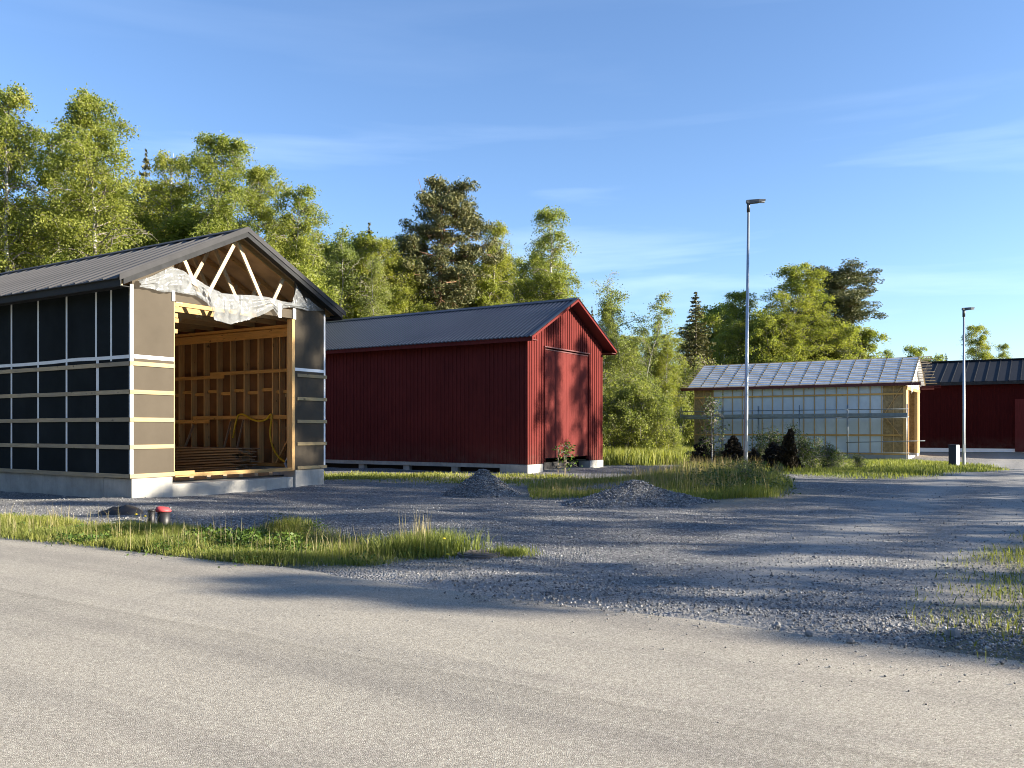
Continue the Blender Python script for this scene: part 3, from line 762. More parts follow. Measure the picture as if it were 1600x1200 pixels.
# ragged plastic over the open gable
def strip_sheet(name, top, bot, nu, nv, off, amp, mat, seed):
    def interp(p, t):
        p = np.array(p, float); s = np.concatenate([[0], np.cumsum(np.hypot(*np.diff(p, axis=0).T))]); s /= s[-1]
        return np.stack([np.interp(t, s, p[:, 0]), np.interp(t, s, p[:, 1])], 1)
    t = np.linspace(0, 1, nu); T = interp(top, t); Bm = interp(bot, t)
    V = []
    for j in range(nv):
        w = j / (nv - 1)
        P = T * (1 - w) + Bm * w
        for i in range(nu):
            u, v = 180 + 0.2375 * P[i, 0], 340 + 0.2375 * P[i, 1]
            x, z = local_front(AX, AY, u, v, -0.07)
            ph = t[i] * 9.0
            f1 = vnoise(np.array([ph * 3.1 + w * 0.9]), np.array([w * 0.8]), 0.5, seed)[0] - 0.5          # folds hanging from the top edge
            f2 = vnoise(np.array([ph * 0.8]), np.array([w * 3.0 + t[i] * 3.0]), 0.45, seed + 1)[0] - 0.5  # folds running along the sheet
            f3 = vnoise(np.array([ph * 7.0 + w * 2.0]), np.array([w * 2.5]), 0.5, seed + 2)[0] - 0.5
            f4 = abs(vnoise(np.array([ph * 2.2 - w * 2.0]), np.array([w * 4.0 + ph]), 0.5, seed + 4)[0] - 0.5)
            V.append((x + 0.012 * f3, off + amp * (f1 * 0.6 + f2 * 0.8 + 0.18 * f3 + 0.2 * f4) - 0.05 * math.sin(math.pi * w), z + 0.02 * f2 + 0.025 * f1 * (w > 0.5)))
    q = np.arange(nu * nv).reshape(nv, nu)
    Fq = np.stack([q[:-1, :-1].ravel(), q[:-1, 1:].ravel(), q[1:, 1:].ravel(), q[1:, :-1].ravel()], 1)
    return np_mesh(name, V, Fq, mat, True)
pl = empty('plastic_sheet', (AX, AY, 0), ANG)
tag(pl, 'torn translucent plastic sheet hanging across the open gable of the dark shed', 'plastic sheet')
link('loose_sheet', strip_sheet('loose_sheet',
     [(150, 415), (250, 378), (360, 322), (430, 345), (520, 398), (600, 450), (700, 498), (760, 505), (900, 512), (1010, 525), (1100, 553), (1185, 563), (1255, 568)],
     [(150, 458), (240, 470), (300, 490), (400, 492), (520, 512), (590, 555), (632, 610), (645, 672), (755, 702), (880, 668), (990, 628), (1035, 600), (1072, 655), (1100, 590), (1175, 590), (1262, 612)], 320, 44, -0.10, 0.075, M['plastic'], 60), pl)
link('torn_corner', strip_sheet('torn_corner', [(1186, 432), (1190, 440), (1215, 480), (1245, 545)], [(1160, 560), (1185, 590), (1225, 600), (1268, 618)], 30, 26, -0.075, 0.05, M['plastic'], 70), pl)
link('rolled_end', strip_sheet('rolled_end', [(1250, 520), (1275, 530), (1305, 560), (1330, 590)], [(1265, 612), (1290, 612), (1325, 612), (1375, 612)], 26, 16, -0.05, 0.06, M['plastic'], 80), pl)
for u0, v0, v1 in ((374, 478, 550), (1074, 562, 658), (1170, 596, 670)):
    xa, za = local_front(AX, AY, 180 + .2375 * u0, 340 + .2375 * v0, -0.02); xb, zb = local_front(AX, AY, 180 + .2375 * (u0 + 20), 340 + .2375 * v1, -0.02)
    seg('tape_strip', M['tape'], shedA, xa, xb, -0.02, -0.014, min(za, zb), max(za, zb))

# things inside
def world_of(ox, oy, x, y, z): return (ox + x * EX + y * DX, oy + x * EY + y * DY, z)
pk = MB().box(-0.065, 0.065, -2.2, 2.2, 0, 0.022).mesh('plank', M['plank'])
for lay in range(15):
    for c in range(4):
        jx, jy = random.uniform(-0.035, 0.035), random.uniform(-0.22, 0.22) + (0.25 if lay % 5 == 0 else 0)
        o = link('plank', pk, None, world_of(AX, AY, 5.30 - 0.16 * c + jx - (0.25 if lay < 3 else 0), 4.15 + jy, 0.385 + lay * 0.047), (0, random.uniform(-.01, .01), ANG + random.uniform(-0.012, 0.012)))
        tag(o, 'long brown plank in the low stack along the inner wall of the dark shed', 'plank', 'planks stacked inside the dark shed')
for yy in (2.5, 4.2, 5.9):
    o = link('bearer', MB().box(-0.45, 0.45, -0.04, 0.04, 0, 0.08).mesh('bearer', M['plank']), None, world_of(AX, AY, 5.05, yy, 0.303), (0, 0, ANG))
    tag(o, 'short wooden bearer under the plank stack on the concrete floor', 'bearer', 'bearers under the plank stack')
def hose(pts, r=0.018):
    P = [Vector(p) for p in pts]; out = []
    for i in range(len(P) - 1):
        p0, p1, p2, p3 = P[max(i - 1, 0)], P[i], P[i + 1], P[min(i + 2, len(P) - 1)]
        for k in range(8):
            t = k / 8
            out.append(0.5 * ((2 * p1) + (p2 - p0) * t + (2 * p0 - 5 * p1 + 4 * p2 - p3) * t * t + (3 * p1 - p0 - 3 * p2 + p3) * t ** 3))
    out.append(P[-1]); return MB().tube(out, r, 8)
h = empty('yellow_hose', world_of(AX, AY, 0, 0, 0), ANG)
tag(h, 'yellow hose looped over the nailing board inside the dark shed', 'hose')
xh = xr - 0.06
hose([(xh, 3.62, 1.35), (xh, 3.55, 1.65), (xh, 3.42, 2.0), (xh, 3.28, 2.07), (xh - .03, 3.05, 2.05), (xh - .03, 2.75, 1.92), (xh - .03, 2.4, 1.86), (xh - .02, 2.1, 1.92), (xh, 1.95, 2.06), (xh - .02, 1.88, 1.95), (xh - .06, 1.9, 1.5), (xh - .1, 1.75, 1.1), (xh - .12, 1.5, 0.82), (xh - .14, 1.1, 0.62), (xh - .12, 0.8, 0.56)], 0.030).obj('hose', M['yellow'], h, True)
cb = empty('cable_coil', world_of(AX, AY, 5.75, 0.75, 0.32), ANG + 0.5)
tag(cb, 'pale coil of cable standing on the floor beside the right door post', 'coil')
for k in range(7):
    r_ = 0.25 + random.uniform(-0.05, 0.05); ox = random.uniform(-0.07, 0.07)
    pts = [(ox + 0.03 * math.sin(3 * a), r_ * math.cos(a) + random.uniform(-.012, .012), 0.31 + r_ * math.sin(a)) for a in np.linspace(0, 2 * math.pi, 22)]
    MB().tube(pts, 0.024, 6).obj('cable_turn', M['blue_bag'], cb, True)
for i, (yy, hh, ln) in enumerate(((5.4, 0.7, 0.14), (3.55, 0.8, 0.2), (2.95, 0.85, 0.22), (6.55, 0.55, 0.1))):
    o = MB().beam((5.50, yy, 1.05), (5.92, yy + ln, 1.05 + hh), 0.02, 0.09).obj('offcut', M['plank'], None)
    o.location = (AX, AY, 0); o.rotation_euler = (0, 0, ANG)
    tag(o, 'dark offcut leaning against the studs behind the plank stack', 'offcut', 'offcuts leaning on the studs')

# ------------------------------------------------------------------ building B : red shed
BX, BY, BW, BL = 0.5676, 31.335, 6.195, 14.5
shedB = empty('red_shed', (BX, BY, 0), ANG)
tag(shedB, 'finished red shed with closed double doors and charcoal roof in the middle of the yard', 'shed')
bE, bR, bO, bG = 4.993, 6.774, 0.447, 0.4715
bS = (bR - bE) / (BW / 2 + bO)
def rzB(x): return bR - bS * abs(x - BW / 2)
zc0 = 0.323
seg('foundation_beam', M['concrete'], shedB, 0.02, 0.24, 1.2, BL, 0.17, zc0 - 0.004)
seg('foundation_beam', M['concrete'], shedB, BW - 0.24, BW - 0.02, 1.2, BL, 0.17, zc0 - 0.004)
seg('foundation_block', M['concrete'], shedB, -0.03, 1.10, -0.03, 1.2, -0.3, zc0 - 0.012, 0.01)
seg('foundation_block', M['concrete'], shedB, 4.97, BW + 0.02, -0.03, 1.2, -0.3, zc0 - 0.012, 0.01)
seg('crawl_space_shade', M['void'], shedB, 0.28, BW - 0.28, 0.5, BL - 0.05, -0.3, 0.31)  # solid dark block standing in for the shade under the floor
for yy in np.arange(3.2, BL, 2.4): seg('foundation_pier', M['concrete'], shedB, 0.06, 0.26, yy, yy + 0.3, -0.3, 0.168)
# cladding: boards with cover strips
def clad(mb, along, a0, a1, pos, zf0, ztop, pitch=0.19, sgn=-1, hole=None):
    n = int(round((a1 - a0) / pitch)); p = (a1 - a0) / n
    for i in range(n):
        for lo, hi, t0, t1 in ((a0 + i * p + 0.002, a0 + (i + 1) * p - 0.002, 0.0, 0.022), (a0 + i * p - 0.028, a0 + i * p + 0.028, 0.0225, 0.046)):
            lo = max(lo, a0); hi = min(hi, a1)
            j = random.uniform(-0.0015, 0.0015)
            c0, c1 = sorted((pos + sgn * (t0 + j), pos + sgn * (t1 + j)))
            z0 = zf0((lo + hi) / 2)
            if along == 'y': mb.box(c0, c1, lo, hi, z0, ztop((lo + hi) / 2))
            else:
                n0 = len(mb.v); za, zb = ztop(lo), ztop(hi)
                mb.v += [(lo, c0, z0), (hi, c0, z0), (hi, c1, z0), (lo, c1, z0), (lo, c0, za), (hi, c0, zb), (hi, c1, zb), (lo, c1, za)]
                mb.f += [tuple(n0 + q for q in t) for t in ((0, 3, 2, 1), (4, 5, 6, 7), (0, 1, 5, 4), (1, 2, 6, 5), (2, 3, 7, 6), (3, 0, 4, 7))]
    return mb
m = clad(MB(), 'y', 0.0, BL, 0.046, lambda a: zc0, lambda a: bE - 0.12); o = m.obj('cladding_boards', M['red'], shedB); tag(o, kind='stuff')
m = clad(MB(), 'y', 0.0, BL, BW - 0.046, lambda a: zc0, lambda a: bE - 0.12, sgn=1); o = m.obj('cladding_boards', M['red'], shedB); tag(o, kind='stuff')
m = MB()
D0, D1, DZ = 1.25, 4.96, 4.73
clad(m, 'x', 0.0, D0, 0.046, lambda a: zc0, lambda a: rzB(a) - 0.12)
clad(m, 'x', D0, D1, 0.046, lambda a: DZ + 0.05, lambda a: rzB(a) - 0.12)
clad(m, 'x', D1, BW, 0.046, lambda a: zc0, lambda a: rzB(a) - 0.12)
tag(m.obj('cladding_boards', M['red'], shedB), kind='stuff')
m = clad(MB(), 'x', 0.0, BW, BL - 0.046, lambda a: zc0, lambda a: rzB(a) - 0.12, sgn=1); tag(m.obj('cladding_boards', M['red'], shedB), kind='stuff')
# wall core behind the boards
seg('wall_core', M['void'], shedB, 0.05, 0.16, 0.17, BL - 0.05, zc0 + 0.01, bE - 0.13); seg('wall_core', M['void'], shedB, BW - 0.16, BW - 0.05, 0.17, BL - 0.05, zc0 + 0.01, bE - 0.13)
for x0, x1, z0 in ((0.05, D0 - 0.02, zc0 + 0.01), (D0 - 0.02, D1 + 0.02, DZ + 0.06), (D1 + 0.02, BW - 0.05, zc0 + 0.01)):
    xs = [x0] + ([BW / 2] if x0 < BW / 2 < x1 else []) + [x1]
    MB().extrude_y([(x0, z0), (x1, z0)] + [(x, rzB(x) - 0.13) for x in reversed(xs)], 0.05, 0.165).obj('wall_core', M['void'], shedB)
# doors
for x0, x1 in ((D0 + 0.03, 3.095), (3.105, D1 - 0.03)):
    d = seg('door', M['red_door'], shedB, x0, x1, 0.075, 0.12, 0.52, DZ - 0.05)
    nb = int((x1 - x0) / 0.115); p = (x1 - x0) / nb; mbd = MB()
    for i in range(nb): mbd.box(x0 + i * p + 0.002, x0 + (i + 1) * p - 0.002, 0.055 + random.uniform(0, 0.003), 0.0745, 0.52, DZ - 0.05)
    tag(mbd.obj('door_boards', M['red_door'], d), kind='stuff')
seg('door_frame', M['red'], shedB, D0 - 0.015, D0 + 0.025, -0.02, 0.16, 0.40, DZ)
seg('door_frame', M['red'], shedB, D1 - 0.025, D1 + 0.015, -0.02, 0.16, 0.40, DZ)
seg('door_header', M['dark_red_trim'], shedB, D0 - 0.02, D1 + 0.02, -0.035, 0.15, DZ, DZ + 0.045)
seg('door_rail', M['dark_red_trim'], shedB, D0 + 0.03, D1 - 0.03, 0.03, 0.07, DZ - 0.09, DZ - 0.045)
seg('corner_board', M['red'], shedB, -0.022, 0.0, -0.022, 0.1, zc0, bE - 0.14)
# roof of profiled steel
def profile_roof(x_r, x_e, zfun, y0, y1, pitch, h, th=0.02):
    m = MB(); prof = []
    n = int((y1 - y0) / pitch); p = (y1 - y0) / n
    for i in range(n):
        a = y0 + i * p; prof += [(a, 0), (a + 0.30 * p, 0), (a + 0.42 * p, h), (a + 0.78 * p, h), (a + 0.90 * p, 0)]
    prof.append((y1, 0)); N_ = len(prof)
    for x in (x_r, x_e):
        for py, pz in prof: m.v.append((x, py, zfun(x) + pz))
    for x in (x_r, x_e):
        for py, pz in prof: m.v.append((x, py, zfun(x) + pz - th))
    for i in range(N_ - 1):
        m.f.append((i, i + 1, N_ + i + 1, N_ + i)); m.f.append((2 * N_ + i, 3 * N_ + i, 3 * N_ + i + 1, 2 * N_ + i + 1)); m.f.append((N_ + i, N_ + i + 1, 3 * N_ + i + 1, 3 * N_ + i))
    return m
for side in (-1, 1):
    profile_roof(BW / 2 + side * 0.02, BW / 2 + side * (BW / 2 + bO), lambda x: rzB(x) - 0.035, -bG + 0.02, BL + bG - 0.02, 0.19, 0.035).obj('roof_sheet', M['roof_blue'], shedB)
    for y0, dr in ((-bG, 1), (BL + bG, -1)):
        xe = BW / 2 + side * (BW / 2 + bO)
        ya, yb = sorted((y0, y0 + dr * 0.028))
        MB().extrude_y([(BW / 2, bR - 0.03), (xe, rzB(xe) - 0.03), (xe, rzB(xe) - 0.125), (BW / 2, bR - 0.125)], ya, yb).obj('barge_board', M['red'], shedB)
        ya, yb = sorted((y0 - dr * 0.012, y0 + dr * 0.10))
        MB().extrude_y([(BW / 2, bR + 0.022), (xe, rzB(xe) + 0.022), (xe, rzB(xe) + 0.010), (BW / 2, bR + 0.010)], ya, yb).obj('verge_flashing', M['roof_blue'], shedB)
    xe = BW / 2 + side * (BW / 2 + bO - 0.05); xs = sorted((xe, xe - side * 0.03))
    seg('fascia', M['red'], shedB, xs[0], xs[1], -bG + 0.03, BL + bG - 0.03, rzB(xe) - 0.21, rzB(xe) - 0.06)
    xs = sorted((xe - side * 0.031, 0.0 if side < 0 else BW))
    seg('soffit', M['dark_red_trim'], shedB, xs[0], xs[1], -bG + 0.03, BL + bG - 0.03, rzB(xe) - 0.17, rzB(xe) - 0.15)
    x1 = BW / 2 + side * (BW / 2 + bO - 0.08)
    for y0, y1 in ((-bG + 0.03, BL + bG - 0.03),):
        MB().extrude_y([(BW / 2, bR - 0.09), (x1, rzB(x1) - 0.09), (x1, rzB(x1) - 0.11), (BW / 2, bR - 0.11)], y0, y1).obj('roof_boarding', M['dark_red_trim'], shedB)
MB().extrude_y([(BW / 2 - 0.18, rzB(BW / 2 - 0.18) + 0.025), (BW / 2, bR + 0.04), (BW / 2 + 0.18, rzB(BW / 2 + 0.18) + 0.025), (BW / 2 + 0.18, rzB(BW / 2 + 0.18) + 0.012), (BW / 2, bR + 0.02), (BW / 2 - 0.18, rzB(BW / 2 - 0.18) + 0.012)], -bG - 0.012, BL + bG).obj('ridge_cap', M['roof_blue'], shedB)

# ------------------------------------------------------------------ building C : framed shed under white underlay
CX, CY, CW, CL = 23.89, 51.86, 6.2, 13.4
CZ = -0.28
shedC = empty('framed_shed', (CX, CY, 0), ANG)
tag(shedC, 'half built shed with pale blue wall membrane, bare studs and white film on the roof', 'shed')
cE, cR = 4.49, 6.26
cS = (cR - cE) / (CW / 2 + 0.3)
def rzC(x): return cR - cS * abs(x - CW / 2)
seg('foundation_wall', M['concrete'], shedC, 0.02, 0.22, 1.2, CL, -0.6, 0.06); seg('foundation_wall', M['concrete'], shedC, CW - 0.22, CW - 0.02, 1.2, CL, -0.6, 0.06)
seg('foundation_wall', M['concrete'], shedC, 0.22, CW - 0.22, CL - 0.2, CL, -0.6, 0.06)
seg('foundation_block', M['concrete'], shedC, 0.0, 1.2, 0.0, 1.2, -0.6, 0.055); seg('foundation_block', M['concrete'], shedC, CW - 1.2, CW, 0.0, 1.2, -0.6, 0.055)
seg('floor_slab', M['concrete'], shedC, 0.22, CW - 0.22, 0.1, CL - 0.2, -0.6, -0.05)
EP = 1.32                                     # wooden panels at both ends of the long wall
for x0, x1 in ((0.1, 0.12), (CW - 0.12, CW - 0.1)):
    yy = EP
    while yy < CL - EP - 0.1:
        y2 = min(yy + 1.345, CL - EP); seg('wall_membrane', M['membrane'], shedC, x0, x1, yy + 0.002, y2 - 0.002, 0.06, cE - 0.1); yy = y2
    for a, b in ((0.0, EP), (CL - EP, CL)): seg('end_panel', M['osb'], shedC, x0, x1, a, b, 0.06, cE - 0.1)
stud_c = MB().box(0.055, 0.0985, 0, 0.05, 0.065, cE - 0.12).mesh('stud', M['pine_z'])
for k in range(21): link('stud', stud_c, shedC, (0, min(0.02 + 0.667 * k, CL - 0.05), 0))
for zc_, a, b in ((3.80, 0, CL), (2.49, 0, CL), (1.27, 0, CL), (0.12, 0, CL)):
    for y0, y1 in ((0, 4.4), (4.405, 8.9), (8.905, CL)): seg('nailer', M['pine_y'], shedC, 0.030, 0.0535, y0, y1, zc_ - 0.05, zc_ + 0.05)
for y0, y1 in ((0.25, 1.2), (CL - 0.35, CL - 1.2)):
    for za, zb in ((4.2, 2.6), (1.15, 2.4)) if y0 < 5 else ((3.7, 2.55), (2.3, 0.3)):
        MB().beam((0.075, y0, za), (0.075, y1, zb), 0.035, 0.12, (1, 0, 0)).obj('brace', M['pine_z'], shedC)
# gable with open doorway
def corner_post(x0, x1): return seg('gable_post', M['pine_z'], shedC, x0, x1, -0.02, 0.16, 0.06, cE - 0.25)
corner_post(0.0, 0.62); corner_post(CW - 0.62, CW); corner_post(1.0, 1.12); corner_post(CW - 1.12, CW - 1.0)
for x0 in (0.62, CW - 1.0): seg('end_panel', M['osb'], shedC, x0, x0 + 0.38, 0.05, 0.07, 0.06, cE - 0.25)
gb = MB().extrude_y([(0.0, cE - 0.24), (CW, cE - 0.24), (CW, rzC(CW) - 0.12), (CW / 2, cR - 0.14), (0.0, rzC(0) - 0.12)], -0.02, 0.03).obj('gable_membrane', M['membrane'], shedC)
for xx in np.arange(0.5, CW - 0.3, 0.6): seg('gable_strip', M['pine_z'], shedC, xx, xx + 0.05, -0.045, -0.021, cE - 0.25, rzC(xx) - 0.2)
seg('header_beam', M['pine_x'], shedC, 0.0, CW, -0.05, -0.021, cE - 0.45, cE - 0.25)
for i in range(9):
    seg('interior_board', M['pine_z'], shedC, 2.0 + 0.35 * i, 2.14 + 0.35 * i, 4.0, 4.04, -0.04, 3.7)
seg('back_wall', M['osb'], shedC, 0.12, CW - 0.12, CL - 0.12, CL - 0.1, 0.06, cE)
# roof film sagging between the battens
RB = 10
nrow, ncol = RB * 5, 15 * 7
for side in (-1, 1):
    V = []
    for j in range(nrow + 1):
        t = j / nrow; x = CW / 2 + side * (0.02 + t * (CW / 2 + 0.26))
        for i in range(ncol + 1):
            yy = -0.35 + i / ncol * (CL + 0.75); fr = (i % 7) / 7.0; fb = (j % 5) / 5.0
            sag = 0.002 * math.sin(math.pi * fr) * (0.4 + 0.6 * math.sin(math.pi * fb)) + 0.002 * (vnoise(np.array([yy]), np.array([x * 2]), 0.4, 12)[0])
            V.append((x, yy, rzC(x) - 0.040 - sag))
    q = np.arange((nrow + 1) * (ncol + 1)).reshape(nrow + 1, ncol + 1)
    Fq = np.stack([q[:-1, :-1].ravel(), q[:-1, 1:].ravel(), q[1:, 1:].ravel(), q[1:, :-1].ravel()], 1)
    link('roof_underlay', np_mesh('roof_underlay', V, Fq, M['underlay'], True), shedC)
    rb = MB().box(-0.024, 0.024, -1.0, CL + 0.85, 0, 0.022)
    rbm = rb.mesh('roof_batten', M['batten_y'])
    for j in range(RB + 1):
        t = j / RB; x = CW / 2 + side * (0.06 + t * (CW / 2 + 0.2))
        link('roof_batten', rbm, shedC, (x, random.uniform(-0.1, 0.1), rzC(x) - 0.02), (0, side * math.atan(cS), 0))
    for i in range(16):
        yy = -0.35 + i / 15 * (CL + 0.75)
        x1 = CW / 2 + side * (CW / 2 + 0.27)
        MB().beam((CW / 2 + side * 0.03, yy, rzC(CW / 2) - 0.041), (x1, yy, rzC(x1) - 0.041), 0.06, 0.010).obj('counter_batten', M['batten_x'], shedC)
    xe = CW / 2 + side * (CW / 2 + 0.29); xs = sorted((xe, xe - side * 0.03))
    seg('fascia', M['dark_red_trim'], shedC, xs[0], xs[1], -0.85, CL + 0.85, rzC(xe) - 0.22, rzC(xe) - 0.03)
for z_ in (0.0, 0.1): seg('fascia_board', M['red'], shedC, -0.33, -0.30, -1.9, -0.88, cE - 0.33 - z_, cE - 0.26 - z_)
for i in range(15):
    yy = 0.1 + i * 0.94; m = MB()
    for side in (-1, 1):
        x1 = CW / 2 + side * (CW / 2 + 0.2); m.beam((CW / 2, yy, cR - 0.26), (x1, yy, rzC(x1) - 0.2), 0.045, 0.16)
    m.beam((0.1, yy, cE - 0.22), (CW - 0.1, yy, cE - 0.22), 0.045, 0.15); m.obj('roof_truss', M['pine_x'], shedC)
# white film flapping at the near verge
V = []
for j in range(14):
    for i in range(6):
        t = j / 13; x = CW / 2 - 0.1 - t * (CW / 2 + 0.3); w = 0.35 + 0.25 * t
        V.append((x, -0.36 - 0.02 * math.sin(i * 2.0 + j), rzC(x) - 0.07 - w * i / 5 - 0.06 * math.sin(j * 1.3 + i)))
q = np.arange(14 * 6).reshape(14, 6)
link('verge_film', np_mesh('verge_film', V, np.stack([q[:-1, :-1].ravel(), q[:-1, 1:].ravel(), q[1:, 1:].ravel(), q[1:, :-1].ravel()], 1), M['underlay'], True), shedC)

# scaffold in front of it
sc = empty('scaffold', (CX, CY, 0), ANG)
tag(sc, 'grey steel scaffold with one deck along the wall of the half built shed', 'scaffold')
sy_ = [-0.25, 3.1, 6.0, 8.6, 11.0, 13.9]
for yv in sy_:
    for xv in (-0.55, -1.3):
        MB().tube([(xv, yv + (0.16 if xv > -1 else 0), g1(CX + xv * EX + yv * DX, CY + xv * EY + yv * DY) - 0.02), (xv, yv + (0.16 if xv > -1 else 0), 3.15)], 0.026, 8).obj('standard', M['scaff'], sc, True)
    MB().tube([(-0.5, yv + 0.08, 2.33), (-1.35, yv + 0.08, 2.33)], 0.024, 8).obj('transom', M['scaff'], sc, True)
for a, b in zip(sy_[:-1], sy_[1:]):
    MB().tube([(-1.33, a - 0.05, 2.33), (-1.33, b + 0.05, 2.33)], 0.025, 8).obj('ledger', M['scaff'], sc, True)
    MB().tube([(-1.33, a - 0.05, 2.83), (-1.33, b + 0.05, 2.83)], 0.025, 8).obj('guard_rail', M['scaff'], sc, True)
    MB().box(-1.28, -0.6, a + 0.02, b - 0.02, 2.36, 2.41).obj('deck', M['scaff'], sc)
    MB().box(-1.305, -1.285, a + 0.02, b - 0.02, 2.42, 2.60).obj('toe_board', M['scaff'], sc)
MB().tube([(-1.33, -1.2, 0.95), (-1.33, 3.2, 0.82)], 0.025, 8).obj('brace_tube', M['scaff'], sc, True)
MB().tube([(-1.33, -0.4, 0.22), (-1.33, 3.2, 0.18)], 0.025, 8).obj('brace_tube', M['scaff'], sc, True)

# ------------------------------------------------------------------ building D : long red hall far right
kD = (1500 - 800) / F_PX
DYc = 62.0; DXc = kD * DYc
# near corner hidden behind building C: start the wall some metres to the left of that point
s_right = -20.0; s_left = 14.0
ox, oy = DXc + DX * s_right, DYc + DY * s_right
shedD = empty('long_red_hall', (ox, oy, 0), ANG)
tag(shedD, 'long dark red hall with black standing seam roof at the far right edge', 'hall')
DLn = s_left - s_right; DWd = 11.0
zb, zeD = 0.0, HC + (HOR - 597) * DYc / F_PX
seg('foundation_wall', M['white_trim'], shedD, 0.03, 0.3, 0.0, DLn, -0.15, 0.26); seg('foundation_wall', M['white_trim'], shedD, DWd - 0.3, DWd - 0.03, 0.0, DLn, -0.15, 0.26)
# height of the ridge from the sight line at u=1500
rx, ry = ox + DWd / 2 * EX, oy + DWd / 2 * EY
tt = (kD * ry - rx) / (DX - kD * DY); yr_ = ry + tt * DY
zrD = HC + (HOR - 565) * yr_ / F_PX
dS = (zrD - zeD) / (DWd / 2 + 0.4)
def rzD(x): return zrD - dS * abs(x - DWd / 2)
tag(clad(MB(), 'y', 0.0, DLn, 0.046, lambda a: 0.26, lambda a: zeD - 0.1, pitch=0.24).obj('cladding_boards', M['red_far'], shedD), kind='stuff')
tag(clad(MB(), 'y', 0.0, DLn, DWd - 0.046, lambda a: 0.26, lambda a: zeD - 0.1, pitch=0.24, sgn=1).obj('cladding_boards', M['red_far'], shedD), kind='stuff')
for yy, sg in ((0.046, -1), (DLn - 0.046, 1)):
    tag(clad(MB(), 'x', 0.0, DWd, yy, lambda a: 0.26, lambda a: rzD(a) - 0.1, pitch=0.24, sgn=sg).obj('cladding_boards', M['red_far'], shedD), kind='stuff')
seg('wall_core', M['void'], shedD, 0.05, 0.2, 0.05, DLn - 0.05, 0.1, zeD - 0.1); seg('wall_core', M['void'], shedD, DWd - 0.2, DWd - 0.05, 0.05, DLn - 0.05, 0.1, zeD - 0.1)
kd = (1586 - 800) / F_PX; sd = (kd * oy - ox) / (DX - kd * DY)
dd = seg('door', M['red'], shedD, -0.09, -0.03, sd - 3.6, sd, 0.05, 3.75)
seg('handle', M['steel'], dd, -0.13, -0.091, sd - 1.9, sd - 1.86, 1.3, 1.5)
for side in (-1, 1):
    x0, x1 = DWd / 2, DWd / 2 + side * (DWd / 2 + 0.4)
    m = MB()
    for za, th in ((0.0, 0),): m.extrude_y([(x0, zrD), (x1, rzD(x1)), (x1, rzD(x1) - 0.06), (x0, zrD - 0.06)], -0.4, DLn + 0.4)
    m.obj('roof_sheet', M['roof_black'], shedD)
    pm = MB().beam((x0, 0, zrD + 0.02), (x1, 0, rzD(x1) + 0.02), 0.05, 0.05).mesh('roof_seam', M['roof_black'])
    for i in range(int(DLn / 0.72) + 2): link('roof_seam', pm, shedD, (0, -0.35 + i * 0.72, 0))
    xs = sorted((x1, x1 + side * 0.12)); seg('gutter', M['fascia_dark'], shedD, xs[0], xs[1], -0.4, DLn + 0.4, rzD(x1) - 0.24, rzD(x1) - 0.03)
    xs = sorted((x1, 0.0 if side < 0 else DWd)); seg('soffit', M['soffit_dark'], shedD, xs[0], xs[1], -0.4, DLn + 0.4, rzD(x1) - 0.2, rzD(x1) - 0.17)
MB().beam((DWd / 2, -0.4, zrD + 0.05), (DWd / 2, DLn + 0.4, zrD + 0.05), 0.3, 0.08).obj('ridge_cap', M['roof_black'], shedD)

# ------------------------------------------------------------------ street lamps and the small things of the yard
def lamp(name, u, Y, vtop, label, r0=0.085, r1=0.042, head=0.62):
    x, y, z = at(u, Y)
    H = HC + (HOR - vtop) * Y / F_PX - z
    t = empty(name, (x, y, z)); tag(t, label, 'street lamp', 'street lamps along the gravel road')
    lean = 0.0105 * H if head > 0.6 else 0.0
    MB().tube([(0, 0, -0.2), (0, 0, 0.1), (lean * 0.2, 0, H * 0.2), (lean, 0, H - 0.18)], [r0, r0, r0 * 0.86, r1], 14).obj('pole', M['steel'], t, True)
    MB().tube([(lean, 0, H - 0.42), (lean, 0, H - 0.02)], [r1 * 1.5, r1 * 1.5], 12).obj('collar', M['lamp_head'], t, True)
    hd = MB(); c = [(-0.08, -0.09, 0.0), (-0.08, 0.09, 0.0), (head * 0.55, 0.13, 0.035), (head * 0.55, -0.13, 0.035), (head, -0.09, 0.075), (head, 0.09, 0.075)]
    n0 = len(hd.v)
    prof = [(-0.08, -0.02, 0.075), (0.02, -0.06, 0.085), (head * 0.6, -0.012, 0.10), (head, 0.048, 0.10)]
    for x_, zl, zu in prof:
        w = 0.075 if x_ < 0.05 else (0.13 if x_ < head - 0.01 else 0.10)
        hd.v += [(lean + x_, -w, H - 0.05 + zl), (lean + x_, w, H - 0.05 + zl), (lean + x_, w * 0.8, H - 0.05 + zu), (lean + x_, -w * 0.8, H - 0.05 + zu)]
    for i in range(3):
        for k2 in range(4): hd.f.append((i * 4 + k2, i * 4 + (k2 + 1) % 4, (i + 1) * 4 + (k2 + 1) % 4, (i + 1) * 4 + k2))
    hd.f += [(3, 2, 1, 0), (12, 13, 14, 15)]
    h_ = hd.obj('lamp_head', M['lamp_head'], t)
    MB().box(lean + head * 0.62, lean + head * 0.97, -0.07, 0.07, H - 0.05 + 0.0 - 0.012, H - 0.05 + 0.05).obj('lens', M['glass_lens'], h_)
    MB().box(-0.06, 0.06, -r0 - 0.006, -r0 * 0.5, 0.75, 1.15).obj('hatch', M['steel'], t)
    return t
lamp('street_lamp', 1165, 32.0, 314, 'tall galvanised street lamp in the bushes in front of the half built shed')
lamp('street_lamp', 1506, 43.0, 482, 'smaller distant street lamp beside the dark cabinet at the right', 0.075, 0.045, 0.5)

